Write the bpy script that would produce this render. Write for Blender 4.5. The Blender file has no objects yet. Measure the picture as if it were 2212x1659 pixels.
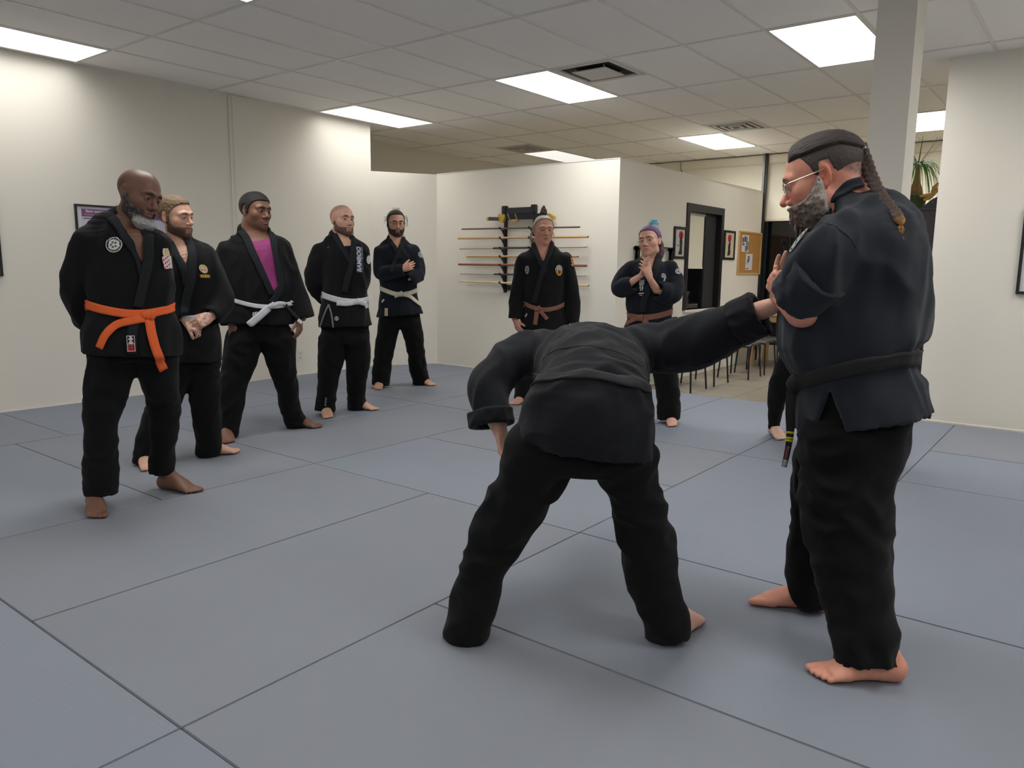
import bpy, bmesh, math, random
import numpy as np
from mathutils import Vector, Matrix

# ---------------------------------------------------------------- camera, world, exposure
C = bpy.context.scene.collection
SC = bpy.context.scene
FOC, PITCH, ROLL, YAW, CAMH = 1640.62, 0.1531, 0.0112, -0.6582, 1.2527
IW, IH = 2212, 1659


def _basis():
    cy, sy = math.cos(YAW), math.sin(YAW)
    f0 = np.array([sy, cy, 0.]); r0 = np.array([cy, -sy, 0.]); u0 = np.array([0, 0, 1.])
    f = f0 * math.cos(PITCH) - u0 * math.sin(PITCH)
    u = u0 * math.cos(PITCH) + f0 * math.sin(PITCH)
    return r0 * math.cos(ROLL) + u * math.sin(ROLL), -r0 * math.sin(ROLL) + u * math.cos(ROLL), f


CR, CU, CF = _basis()
CAM = np.array([0, 0, CAMH])
cd = bpy.data.cameras.new('camera'); cam = bpy.data.objects.new('camera', cd); C.objects.link(cam)
cd.sensor_fit = 'HORIZONTAL'; cd.sensor_width = 36.0; cd.lens = FOC / IW * 36.0; cd.clip_start = 0.05
_m = Matrix.Identity(4)
for _i in range(3):
    _m[_i][0] = CR[_i]; _m[_i][1] = CU[_i]; _m[_i][2] = -CF[_i]; _m[_i][3] = CAM[_i]
cam.matrix_world = _m
SC.camera = cam
w = bpy.data.worlds.new('world'); SC.world = w; w.use_nodes = True
w.node_tree.nodes['Background'].inputs[0].default_value = (0.010, 0.012, 0.018, 1)   # night outside
SC.view_settings.view_transform = 'Standard'; SC.view_settings.look = 'None'
SC.view_settings.gamma = 1; SC.view_settings.use_curve_mapping = False
SC.view_settings.exposure = 0.0
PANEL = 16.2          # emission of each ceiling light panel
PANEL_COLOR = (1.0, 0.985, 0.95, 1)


def ray(px, py):
    return CF + (px - IW / 2) / FOC * CR + (IH / 2 - py) / FOC * CU


def plane(px, py, ax=2, v=0.0):
    """the point of the world plane (axis ax = v) seen at a photo pixel: used to read positions off the photo"""
    d = ray(px, py)
    return CAM + d * ((v - CAM[ax]) / d[ax])


# ---------------------------------------------------------------- helpers
def lin(c):
    return tuple((x / 12.92 if x <= 0.04045 else ((x + 0.055) / 1.055) ** 2.4) for x in [v / 255 for v in c])


MATS = {}


def mat(name, rgb, rough=0.7, metal=0.0, bump=None, var=0.0, vscale=3.0, attr=None, emit=None, spec=0.5, sheen=0.0, trans=0.0, sss=0.0, stripes=None):
    if name in MATS: return MATS[name]
    m = bpy.data.materials.new(name); m.use_nodes = True; MATS[name] = m
    nt = m.node_tree; b = nt.nodes['Principled BSDF']; L = nt.links
    col = lin(rgb) + (1,)
    b.inputs['Base Color'].default_value = col
    b.inputs['Roughness'].default_value = rough; b.inputs['Metallic'].default_value = metal
    b.inputs['Specular IOR Level'].default_value = spec
    if sheen: b.inputs['Sheen Weight'].default_value = sheen; b.inputs['Sheen Roughness'].default_value = 0.6
    if trans: b.inputs['Transmission Weight'].default_value = trans
    if sss:
        b.inputs['Subsurface Weight'].default_value = sss; b.inputs['Subsurface Radius'].default_value = (0.012, 0.005, 0.003)
        b.inputs['Subsurface Scale'].default_value = 1.0
    tc = nt.nodes.new('ShaderNodeTexCoord'); src = None
    if attr:
        a = nt.nodes.new('ShaderNodeAttribute'); a.attribute_name = attr; src = a.outputs['Color']
        L.new(src, b.inputs['Base Color'])
    if var:
        n = nt.nodes.new('ShaderNodeTexNoise'); n.inputs['Scale'].default_value = vscale; n.inputs['Detail'].default_value = 6
        L.new(tc.outputs['Object'], n.inputs['Vector'])
        mr = nt.nodes.new('ShaderNodeMapRange'); mr.inputs[1].default_value = 0.3; mr.inputs[2].default_value = 0.7
        mr.inputs[3].default_value = 1 - var; mr.inputs[4].default_value = 1 + var
        L.new(n.outputs[0], mr.inputs[0])
        mx = nt.nodes.new('ShaderNodeVectorMath'); mx.operation = 'SCALE'
        if src: L.new(src, mx.inputs[0])
        else: mx.inputs[0].default_value = col[:3]
        L.new(mr.outputs[0], mx.inputs['Scale']); L.new(mx.outputs[0], b.inputs['Base Color'])
    hs = None
    if bump:
        n = nt.nodes.new('ShaderNodeTexNoise'); n.inputs['Scale'].default_value = bump[0]; n.inputs['Detail'].default_value = 4
        L.new(tc.outputs['Object'], n.inputs['Vector']); hs = n.outputs[0]
        bp = nt.nodes.new('ShaderNodeBump'); bp.inputs['Strength'].default_value = bump[1]; bp.inputs['Distance'].default_value = bump[2] if len(bump) > 2 else 0.002
        L.new(hs, bp.inputs['Height']); last = bp
        if stripes:
            wv = nt.nodes.new('ShaderNodeTexWave'); wv.wave_type = 'BANDS'; wv.bands_direction = stripes[0]
            wv.inputs['Scale'].default_value = stripes[1]; wv.inputs['Distortion'].default_value = stripes[2] if len(stripes) > 2 else 0.0
            wv.inputs['Detail'].default_value = 1
            L.new(tc.outputs['Object'], wv.inputs['Vector'])
            b2 = nt.nodes.new('ShaderNodeBump'); b2.inputs['Strength'].default_value = stripes[3] if len(stripes) > 3 else 0.4; b2.inputs['Distance'].default_value = 0.0015
            L.new(wv.outputs[0], b2.inputs['Height']); L.new(bp.outputs[0], b2.inputs['Normal']); last = b2
        L.new(last.outputs[0], b.inputs['Normal'])
    if emit:
        b.inputs['Emission Color'].default_value = tuple(emit[:3]) + (1,); b.inputs['Emission Strength'].default_value = emit[3]
    return m


def add_box(bm, lo, hi, M=None):
    x0, y0, z0 = lo; x1, y1, z1 = hi
    vs = [bm.verts.new(v) for v in [(x0, y0, z0), (x1, y0, z0), (x1, y1, z0), (x0, y1, z0), (x0, y0, z1), (x1, y0, z1), (x1, y1, z1), (x0, y1, z1)]]
    for f in [(3, 2, 1, 0), (4, 5, 6, 7), (0, 1, 5, 4), (1, 2, 6, 5), (2, 3, 7, 6), (3, 0, 4, 7)]:
        bm.faces.new([vs[i] for i in f])
    if M is not None:
        for v in vs: v.co = M @ v.co
    return vs


def obj(name, bm, m, parent=None, smooth=False, bevel=0.0):
    if isinstance(bm, bmesh.types.BMesh):
        if bevel:
            bmesh.ops.bevel(bm, geom=bm.edges[:], offset=bevel, segments=2, affect='EDGES', clamp_overlap=True)
        me = bpy.data.meshes.new(name); bm.to_mesh(me); bm.free()
    else:
        me = bm
    if m is not None and not me.materials: me.materials.append(m)
    if smooth: me.shade_smooth()
    o = bpy.data.objects.new(name, me); C.objects.link(o)
    if parent is not None:
        o.parent = parent
        pw = Matrix.Identity(4); q = parent
        while q is not None:
            pw = q.matrix_basis @ pw if q.parent is None else q.matrix_parent_inverse @ q.matrix_basis @ pw
            q = q.parent
        o.matrix_parent_inverse = pw.inverted()
    return o


def box(name, lo, hi, m, parent=None, bevel=0.0, M=None):
    bm = bmesh.new(); add_box(bm, lo, hi, M); return obj(name, bm, m, parent, bevel=bevel)


def thing(name, label, cat, loc=(0, 0, 0), group=None):
    o = bpy.data.objects.new(name, None); C.objects.link(o); o.location = loc; o.empty_display_size = 0.1
    o['label'] = label; o['category'] = cat
    if group: o['group'] = group
    return o


def tag(o, label, cat, group=None):
    o['label'] = label; o['category'] = cat
    if group: o['group'] = group
    return o


def struct(o):
    o['kind'] = 'structure'; return o


def add_tube(bm, pts, r, n=10, caps=True):
    pts = [Vector(p) for p in pts]; rings = []
    rs = [float(q) for q in (r if hasattr(r, '__len__') else [r] * len(pts))]
    up = None
    for i, p in enumerate(pts):
        t = (pts[min(i + 1, len(pts) - 1)] - pts[max(i - 1, 0)]).normalized()
        if up is None: up = Vector((0, 0, 1)) if abs(t.z) < 0.9 else Vector((1, 0, 0))
        a = t.cross(up).normalized(); b = a.cross(t).normalized(); up = b
        rings.append([bm.verts.new(p + rs[i] * (math.cos(2 * math.pi * k / n) * a + math.sin(2 * math.pi * k / n) * b)) for k in range(n)])
    for i in range(len(rings) - 1):
        for k in range(n):
            bm.faces.new([rings[i][k], rings[i][(k + 1) % n], rings[i + 1][(k + 1) % n], rings[i + 1][k]])
    if caps:
        bm.faces.new(rings[0][::-1]); bm.faces.new(rings[-1])


def add_lathe(bm, prof, c, n=24, axis=None):
    """prof: list of (r, h) along axis from point c"""
    A = Vector(axis).normalized() if axis is not None else Vector((0, 0, 1))
    u = A.orthogonal().normalized(); v = A.cross(u); c = Vector(c); rings = []
    for r, h in prof:
        rings.append([bm.verts.new(c + A * h + max(r, 1e-4) * (math.cos(2 * math.pi * k / n) * u + math.sin(2 * math.pi * k / n) * v)) for k in range(n)])
    for i in range(len(rings) - 1):
        for k in range(n):
            bm.faces.new([rings[i][k], rings[i][(k + 1) % n], rings[i + 1][(k + 1) % n], rings[i + 1][k]])
    bm.faces.new(rings[0][::-1]); bm.faces.new(rings[-1])


def add_prism(bm, poly, off):
    """poly: list of 3D points (planar), off: extrusion vector"""
    a = [bm.verts.new(p) for p in poly]; b = [bm.verts.new(Vector(p) + Vector(off)) for p in poly]
    bm.faces.new(a[::-1]); bm.faces.new(b); n = len(a)
    for i in range(n): bm.faces.new([a[i], a[(i + 1) % n], b[(i + 1) % n], b[i]])
    bmesh.ops.recalc_face_normals(bm, faces=bm.faces[:])


def text_mesh(s, size, extrude=0.0, bold=0.0, shear=0.0):
    cu = bpy.data.curves.new('lettering', 'FONT'); cu.body = s; cu.size = size; cu.extrude = extrude; cu.offset = bold; cu.shear = shear
    cu.align_x = 'CENTER'; cu.align_y = 'CENTER'; cu.resolution_u = 3
    o = bpy.data.objects.new('lettering', cu); C.objects.link(o)
    dg = bpy.context.evaluated_depsgraph_get(); dg.update()
    me = bpy.data.meshes.new_from_object(o.evaluated_get(dg)); bpy.data.objects.remove(o); bpy.data.curves.remove(cu)
    return me


def place_text(s, size, m, origin, xdir, ydir, parent, name='lettering', extrude=0.0006, bold=0.0, label=None):
    me = text_mesh(s, size, extrude, bold); xd, yd = Vector(xdir).normalized(), Vector(ydir).normalized(); zd = xd.cross(yd)
    M = Matrix.Identity(4)
    for i in range(3): M[i][0] = xd[i]; M[i][1] = yd[i]; M[i][2] = zd[i]; M[i][3] = origin[i]
    me.transform(M); me.materials.clear()
    o = obj(name, me, m, parent)
    if label: o['label'] = label
    return o


# ---------------------------------------------------------------- materials of the room
M_wall = mat('wall_paint', (232, 227, 216), 0.85, bump=(180, 0.12), var=0.012, vscale=0.8)
M_ceil = mat('ceiling_tile', (246, 242, 236), 0.95, bump=(350, 0.5), var=0.02, vscale=60)
M_bar = mat('ceiling_grid_metal', (226, 222, 214), 0.5)
M_matx = mat('tatami_mat_ribbed_x', (126, 132, 143), 0.62, bump=(260, 0.25), stripes=('Y', 20, 0.4, 0.2), var=0.03, vscale=1.2, spec=0.35)
M_maty = mat('tatami_mat_ribbed_y', (124, 130, 143), 0.62, bump=(260, 0.25), stripes=('X', 20, 0.4, 0.2), var=0.03, vscale=1.2, spec=0.35)
M_matp = mat('tatami_mat_worn', (125, 129, 138), 0.66, bump=(300, 0.3), var=0.035, vscale=1.5, spec=0.35)
M_under = mat('mat_underlay', (28, 28, 32), 0.9)
M_tile = mat('stone_tile', (150, 142, 128), 0.35, var=0.06, vscale=5, bump=(60, 0.05))
M_grout = mat('tile_grout', (176, 166, 146), 0.9)
M_white = mat('white_paint', (228, 225, 216), 0.6)
M_black = mat('black_paint', (24, 23, 25), 0.5)
M_blacks = mat('black_satin_metal', (18, 17, 18), 0.38)
M_glassd = mat('night_glass', (12, 14, 16), 0.06, spec=0.6)
M_blind = mat('roller_blind_cloth', (232, 226, 208), 0.9, bump=(400, 0.2))
M_chrome = mat('brushed_metal', (170, 172, 172), 0.35, metal=1.0)
M_cork = mat('cork', (178, 130, 70), 0.9, var=0.12, vscale=90, bump=(200, 0.4))
M_pine = mat('pine_wood', (206, 172, 122), 0.55, var=0.08, vscale=12)
M_paper = mat('white_paper', (214, 214, 218), 0.8)
M_purple = mat('purple_print', (118, 78, 132), 0.5)
M_lilac = mat('lilac_paper', (196, 192, 208), 0.5)
M_orangeprint = mat('orange_print', (226, 178, 120), 0.6)
M_ink = mat('black_ink', (20, 20, 22), 0.7)
M_red = mat('red_print', (196, 40, 62), 0.6)
M_pic = mat('picture_glass', (255, 255, 255), 0.05)
rnd = random.Random(7)

# ---------------------------------------------------------------- the room shell
X0, Y0 = -3.8698, 0.95992        # origin of the mat grid
HC = 2.937                       # ceiling height
CX, CY, TX, TY = -6.5058, 3.1084, 0.6283, 1.2566   # ceiling grid
XL, YR, YF, XE, YB = -7.2, 7.18, 11.5, 4.4, -3.4
LZ = -0.11                       # lobby floor level
YM = Y0 + 6.17                   # edge of the mats towards the lobby

floor = struct(box('floor', (XL - 0.1, YB, -0.06), (XE, YM - 0.004, -0.03), M_under))
cells = []
MX = [(-2, 0, 0, 1, 0), (-2, 0, 1, 2, 2), (0, 1, 0, 2, 2), (1, 2, 0, 2, 2), (2, 4, 0, 1, 2), (2, 4, 1, 2, 0), (0, 2, -1, 0, 0), (-2, 0, -1, 0, 0),
      (0, 2, 2, 3, 0), (0, 2, 3, 4, 2), (-2, -1, 2, 4, 1), (-1, 0, 2, 4, 2), (2, 3, 2, 4, 1), (3, 4, 2, 4, 1), (2, 3, 4, 6.17, 1), (1, 2, 4, 6.17, 1),
      (0, 1, 4, 6.17, 1), (-1, 0, 4, 6.17, 2), (-2, -1, 4, 6.17, 2), (3, 5, 4, 5, 1), (3, 5, 5, 6.17, 2), (4, 5, 2, 4, 1), (4, 6, 0, 1, 2), (4, 6, 1, 2, 1),
      (5, 6, 2, 4, 2), (5, 7, 4, 5, 1), (5, 7, 5, 6.17, 1), (2, 3, -2, 0, 1), (3, 5, -1, 0, 0), (3, 5, -2, -1, 2), (5, 7, -2, 0, 0),
      (0, 2, -2, -1, 2), (-2, 0, -2, -1, 0), (6, 8, 0, 2, 2), (6, 8, 2, 4, 2), (7, 8, 4, 6.17, 2), (-2, 0, -4, -2, 0), (0, 2, -4, -2, 2), (2, 4, -4, -2, 0), (4, 6, -4, -2, 2), (6, 8, -4, -2, 0)]
XW = XL - X0
for j0, j1 in [(-4, -2), (-2, 0), (0, 1.35), (1.35, 3.35), (3.35, 5.2), (5.2, 6.17)]: MX.append((XW, -2, j0, j1, 1 if j0 > 1 else 2))
for x0, x1, y0, y1, k in MX:
    g = 0.0022
    box('mat', (X0 + x0 + g, Y0 + y0 + g, -0.035), (X0 + min(x1, 8.26) - g, Y0 + min(y1, 6.17) - g, rnd.uniform(-0.0012, 0.0)), (M_matx, M_maty, M_matp)[k], floor, bevel=0.0025)

lob = struct(box('floor', (XL - 1.2, YM, LZ - 0.05), (XE, YF + 0.2, LZ - 0.003), M_grout))
tx, ty = 0.46, 0.92
for a in range(0, 9):
    for b_ in range(0, 5):
        x0 = -3.96 - 0.46 + a * tx; y0 = YM - 0.3 + b_ * ty + (0.3 if a % 2 else 0)
        lo = (max(x0, -4.1) + 0.003, max(y0, YM + 0.002) + 0.003, LZ - 0.02); hi = (x0 + tx - 0.003, min(y0 + ty, YF) - 0.003, LZ)
        if hi[0] > lo[0] and hi[1] > lo[1]: box('floor_tile', lo, hi, M_tile, lob)

bm = bmesh.new(); add_box(bm, (XL - 0.15, YB, -0.05), (XL, Y0 + 5.5, HC + 0.02)); wl = struct(obj('wall_left', bm, M_wall))
# pilaster on the left wall
p1 = struct(box('trim_1', (XL, 4.56, -0.01), (XL + 0.012, 4.60, HC), M_wall))
p1 = struct(box('trim_2', (XL - 0.01, 4.60, -0.01), (XL + 0.018, 4.80, HC), M_wall))
# angled low partition, rack wall and side wall (all 2.38 m high)
HP = 2.385
bm = bmesh.new(); add_prism(bm, [(-7.2, 6.46, -0.05), (-6.765, 7.16, -0.05), (-6.765, 7.30, -0.05), (-7.32, 6.46, -0.05)], (0, 0, HP + 0.05)); struct(obj('wall_corner', bm, M_wall))
XS = -4.14
struct(box('wall_rack', (-6.765, 7.16, -0.05), (XS, 7.30, HP), M_wall))
WY0, WY1, WZ0, WZ1 = 8.80, 9.94, 0.74, 2.05       # interior window in the side wall
bm = bmesh.new()
add_box(bm, (XS - 0.14, 7.30, LZ), (XS, WY0, HP)); add_box(bm, (XS - 0.14, WY1, LZ), (XS, YF - 0.02, HP))
add_box(bm, (XS - 0.14, WY0, LZ), (XS, WY1, WZ0)); add_box(bm, (XS - 0.14, WY0, WZ1), (XS, WY1, HP))
ws = struct(obj('wall_side', bm, M_wall))
struct(box('baseboard_side', (XS, 7.32, LZ), (XS + 0.016, YF - 0.03, LZ + 0.15), M_white, bevel=0.003))
bm = bmesh.new()
for k in range(9):
    y = 7.5 + k * 0.47; add_box(bm, (XS, y, LZ + 0.15), (XS + 0.006, y + 0.02, 0.55))
struct(obj('trim_3', bm, M_white))
# thin white capping on the low walls
bm = bmesh.new(); add_box(bm, (-6.765, 7.155, HP), (XS + 0.004, 7.305, HP + 0.008)); add_box(bm, (XS - 0.145, 7.305, HP), (XS + 0.004, YF - 0.02, HP + 0.008)); struct(obj('trim_4', bm, M_white))
# right wall stub
struct(box('wall_right', (-1.165, YR, -0.05), (XE, YR + 0.14, HC + 0.02), M_wall))
bm = bmesh.new(); add_box(bm, (-8.35, 6.4, LZ), (-8.2, YF + 0.1, HC + 0.02)); add_box(bm, (-8.2, 6.3, LZ), (XL - 0.1, 6.42, HC + 0.02)); struct(obj('wall_office', bm, M_wall))
struct(box('wall_back', (XL - 0.15, YB - 0.14, -0.05), (XE + 0.14, YB, HC + 0.02), M_wall))
struct(box('wall_east', (XE, YB, -0.15), (XE + 0.14, YF + 0.1, HC + 0.02), M_wall))
# small white sealant line where the walls meet the mats
bm = bmesh.new()
add_box(bm, (XL, YB, -0.01), (XL + 0.006, 6.46, 0.006)); add_box(bm, (-6.76, 7.152, -0.01), (XS, 7.16, 0.006)); add_box(bm, (-1.165, YR - 0.008, -0.01), (XE, YR, 0.006))
struct(obj('trim_5', bm, M_white))
# column
A = plane(1983, 0, 1, 5.28); B = plane(1897, 0, 1, 5.28)
cw = A[0] - B[0]
col = struct(box('column', (B[0], 5.28, -0.02), (A[0], 5.28 + cw * 1.25, HC), M_wall, bevel=0.004)); col.name = 'trim_6'

# far window wall with blinds
bm = bmesh.new()
add_box(bm, (-8.3, YF, LZ), (XE, YF + 0.15, 0.12)); add_box(bm, (-8.3, YF, HC - 0.03), (XE, YF + 0.15, HC + 0.02))
add_box(bm, (-8.3, YF, LZ), (-7.6, YF + 0.15, HC))
struct(obj('wall_far', bm, M_wall))
M_frame = mat('dark_window_frame', (30, 38, 40), 0.4)
n = 0
xs = [-7.6, -6.6, -5.52, plane(1656, 350, 1, YF)[0], -2.42, -0.94, 0.9, 2.7, XE]
for k in range(len(xs) - 1):
    n += 1
    x0, x1 = xs[k], xs[k + 1]
    wn = struct(box('window_%d' % n, (x0, YF + 0.06, 0.12), (x1, YF + 0.075, HC - 0.03), M_glassd))
    bm = bmesh.new(); add_box(bm, (x0, YF + 0.02, 0.12), (x0 + 0.06, YF + 0.14, HC - 0.03)); add_box(bm, (x1 - 0.05, YF + 0.02, 0.12), (x1, YF + 0.14, HC - 0.03))
    add_box(bm, (x0 + 0.06, YF + 0.02, 0.12), (x1 - 0.05, YF + 0.14, 0.2)); add_box(bm, (x0 + 0.06, YF + 0.02, 2.15), (x1 - 0.05, YF + 0.14, 2.2))
    obj('window_frame', bm, M_frame, wn)
zb = plane(1690, 478, 1, YF)[2]
for k in range(len(xs) - 1):
    x0, x1 = xs[k] + 0.007, xs[k + 1] - 0.007
    lab = {0: 'cream roller blind at the far left end of the high window band', 1: 'cream roller blind second from the left above the low partition', 2: 'cream roller blind directly left of the grey window post',
           3: 'long cream roller blind right of the grey post, ending above the dark glass', 4: 'cream roller blind behind the bearded instructor and the column', 5: 'cream roller blind seen through the gap behind the potted plant',
           6: 'cream roller blind in the lobby behind the right wall', 7: 'last cream roller blind hidden beyond the right wall'}[k]
    t = thing('roller_blind', lab, 'blind', ((x0 + x1) / 2, YF, HC - 0.03), 'roller blinds on the lobby windows')
    low = zb if k >= 2 else 1.2
    box('blind_cloth', (x0, YF - 0.012, low + 0.03), (x1, YF - 0.009, HC - 0.06), M_blind, t)
    box('head_rail', (x0, YF - 0.06, HC - 0.14), (x1, YF - 0.005, HC - 0.012), M_blind, t, bevel=0.012)
    bm = bmesh.new(); add_tube(bm, [(x0, YF - 0.011, low + 0.015), (x1, YF - 0.011, low + 0.015)], 0.012, 10); obj('bottom_rail', bm, M_blind, t)
xp = plane(1655, 350, 1, YF - 0.1)[0]
t = struct(box('trim_7', (xp - 0.035, YF - 0.13, LZ), (xp - 0.004, YF - 0.07, HC), mat('grey_metal_post', (120, 122, 120), 0.4, metal=0.6)))
struct(box('trim_8', (xp + 0.004, YF - 0.12, LZ), (xp + 0.026, YF - 0.07, HC), M_black))

# ---- ceiling: slab, tiles, grid bars
ceil = struct(box('ceiling', (-8.35, YB - 0.14, HC + 0.03), (XE + 0.14, YF + 0.15, HC + 0.1), M_under))
LIGHTS = [(i, j) for j in (-4, -1, 2, 5) for i in (-1, 3, 7, 11, 15) if not (j == -4 and i in (-1, 15))]
VENTS = [(4, 2), (4, 4.5), (-1, 4.5)]
skip = set((i, j) for i, j in LIGHTS)
i0, i1 = -3, 17; j0, j1 = -6, 7
gb = bmesh.new(); tile_me = {}


def tile(lo, hi):
    w_, h_ = round(hi[0] - lo[0], 3), round(hi[1] - lo[1], 3)
    key = (w_, h_)
    if key not in tile_me:
        b_ = bmesh.new(); add_box(b_, (0, 0, 0), (w_, h_, 0.016)); me = bpy.data.meshes.new('ceiling_tile'); b_.to_mesh(me); b_.free(); me.materials.append(M_ceil); tile_me[key] = me
    o = bpy.data.objects.new('ceiling_tile', tile_me[key]); C.objects.link(o); o.location = (lo[0], lo[1], HC + rnd.uniform(0.0035, 0.006)); o.parent = ceil


def bar(lo, hi):
    box('grid_bar', lo, hi, M_bar, ceil)


for i in range(i0, i1 + 1):
    x = CX + i * TX
    if -8.3 < x < XE: bar((x - 0.012, YB, HC - 0.001), (x + 0.012, YF, HC + 0.008))
for j in range(j0, j1 + 1):
    y = CY + j * TY
    if YB < y < YF: bar((-8.2, y - 0.012, HC - 0.0015), (XE, y + 0.012, HC + 0.0075))
for i in range(i0, i1):
    for j in range(j0, j1):
        if (i, j) in skip: continue
        xa, xb = max(CX + i * TX, -8.2) + 0.003, min(CX + (i + 1) * TX, XE) - 0.003
        ya, yb = max(CY + j * TY, YB) + 0.003, min(CY + (j + 1) * TY, YF) - 0.003
        if xb - xa < 0.05 or yb - ya < 0.05: continue
        v = [vv for vv in VENTS if vv[0] == i and int(vv[1]) == j]
        if v:
            ym = CY + (j + 0.5) * TY
            bar((xa, ym - 0.012, HC - 0.001), (xb, ym + 0.012, HC + 0.0075))
            if v[0][1] == j: tile((xa, ym + 0.003), (xb, yb))
            else: tile((xa, ya), (xb, ym - 0.003))
        else:
            tile((xa, ya), (xb, yb))
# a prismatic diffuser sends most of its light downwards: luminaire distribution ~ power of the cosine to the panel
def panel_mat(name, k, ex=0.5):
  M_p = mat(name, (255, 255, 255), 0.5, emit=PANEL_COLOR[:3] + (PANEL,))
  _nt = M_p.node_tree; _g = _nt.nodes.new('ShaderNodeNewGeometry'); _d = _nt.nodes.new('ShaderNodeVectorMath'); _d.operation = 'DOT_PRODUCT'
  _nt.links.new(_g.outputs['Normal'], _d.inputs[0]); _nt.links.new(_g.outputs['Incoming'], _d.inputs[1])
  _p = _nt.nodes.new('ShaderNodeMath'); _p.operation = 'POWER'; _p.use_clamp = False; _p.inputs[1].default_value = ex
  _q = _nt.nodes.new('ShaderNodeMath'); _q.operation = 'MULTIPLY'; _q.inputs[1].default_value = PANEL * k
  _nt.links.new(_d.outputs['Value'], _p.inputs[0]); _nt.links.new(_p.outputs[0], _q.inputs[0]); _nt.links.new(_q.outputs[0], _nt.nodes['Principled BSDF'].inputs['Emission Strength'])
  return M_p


M_panel = panel_mat('light_diffuser', 1.0); M_panel_dim = panel_mat('light_diffuser_dimmed', 0.5, 1.2); M_panel_lobby = panel_mat('light_diffuser_lobby', 1.5)   # row along the left wall dimmed to keep that wall from burning out
LL = {(-1, -1): 'rectangular ceiling light panel at the top left above the orange-belted man', (3, -1): 'ceiling light panel cut by the top edge left of centre',
      (-1, 2): 'ceiling light panel next to the end of the tall left wall', (3, 2): 'large ceiling light panel in the middle beside the square air diffuser',
      (7, 2): 'nearest large ceiling light panel left of the white column', (-1, 5): 'far small ceiling light panel just above the low partition top',
      (3, 5): 'far ceiling light panel below the slatted vent, above the side wall', (7, 5): 'ceiling light panel seen in the gap right of the column'}
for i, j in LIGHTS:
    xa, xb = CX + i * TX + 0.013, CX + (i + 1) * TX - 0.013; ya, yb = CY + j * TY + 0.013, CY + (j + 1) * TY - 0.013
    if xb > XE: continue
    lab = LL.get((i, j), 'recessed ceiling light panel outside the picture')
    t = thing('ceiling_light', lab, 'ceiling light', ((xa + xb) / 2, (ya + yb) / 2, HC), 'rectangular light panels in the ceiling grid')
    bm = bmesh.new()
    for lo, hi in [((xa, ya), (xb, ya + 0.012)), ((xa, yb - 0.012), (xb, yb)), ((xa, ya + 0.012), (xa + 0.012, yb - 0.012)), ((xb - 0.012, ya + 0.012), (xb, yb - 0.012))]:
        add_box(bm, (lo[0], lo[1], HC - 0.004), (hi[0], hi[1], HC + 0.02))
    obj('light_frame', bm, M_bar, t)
    box('diffuser', (xa + 0.012, ya + 0.012, HC - 0.001), (xb - 0.012, yb - 0.012, HC + 0.006), M_panel_dim if i == -1 else M_panel_lobby if j == 5 else M_panel, t)
M_vent = mat('vent_metal', (196, 192, 186), 0.5); M_ventd = mat('vent_dark', (18, 18, 18), 0.8)
# square diffuser with a drop plate
xa, ya = CX + 4 * TX + 0.014, CY + 2 * TY + 0.014; s = TX - 0.028
t = thing('air_diffuser', 'square ceiling air diffuser with a flat hanging plate beside the middle light', 'vent', (xa + s / 2, ya + s / 2, HC))
box('duct', (xa, ya, HC + 0.012), (xa + s, ya + s, HC + 0.028), M_ventd, t)
bm = bmesh.new()
for a, b_ in [(0, 0.05)]:
    for lo, hi in [((0, 0), (s, b_)), ((0, s - b_), (s, s)), ((0, b_), (b_, s - b_)), ((s - b_, b_), (s, s - b_))]:
        add_box(bm, (xa + lo[0], ya + lo[1], HC - 0.004), (xa + hi[0], ya + hi[1], HC + 0.01))
obj('vent_frame', bm, M_vent, t)
box('drop_plate', (xa + 0.13, ya + 0.13, HC - 0.02), (xa + s - 0.13, ya + s - 0.13, HC - 0.012), M_vent, t, bevel=0.003)
for px_, py_ in [(0.16, 0.16), (s - 0.16, 0.16), (0.16, s - 0.16), (s - 0.16, s - 0.16)]:
    bm = bmesh.new(); add_tube(bm, [(xa + px_, ya + py_, HC - 0.012), (xa + px_, ya + py_, HC + 0.013)], 0.006, 8); obj('hanger', bm, M_vent, t)
for (i, j), lab in [((4, 4.5), 'ceiling vent with nested square louvres above the far right light'), ((-1, 4.5), 'dark louvred ceiling vent left of the far small light')]:
    xa, ya = CX + i * TX + 0.014, CY + j * TY + 0.014
    t = thing('ceiling_vent', lab, 'vent', (xa + s / 2, ya + s / 2, HC), 'louvred ceiling vents')
    box('duct', (xa, ya, HC + 0.012), (xa + s, ya + s, HC + 0.028), M_ventd, t)
    for k in range(4):
        o0, th = 0.0 + k * 0.075, (0.045 if k == 0 else 0.026); a0, a1 = o0, s - o0
        bm = bmesh.new(); z0 = HC - 0.004 - 0.003 * k
        for lo, hi in [((a0, a0), (a1, a0 + th)), ((a0, a1 - th), (a1, a1)), ((a0, a0 + th), (a0 + th, a1 - th)), ((a1 - th, a0 + th), (a1, a1 - th))]:
            add_box(bm, (xa + lo[0], ya + lo[1], z0), (xa + hi[0], ya + hi[1], z0 + 0.012 + 0.006))
        obj('vent_frame' if k == 0 else 'louvre', bm, M_vent, t)

# ---------------------------------------------------------------- things on the walls and in the lobby
def vec(p): return Vector([float(a) for a in p])


def shape(name, pts, thick, m, parent):
    """flat prism from 3D points, extruded by the vector thick"""
    bm = bmesh.new(); add_prism(bm, [vec(p) for p in pts], thick); return obj(name, bm, m, parent)


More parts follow.
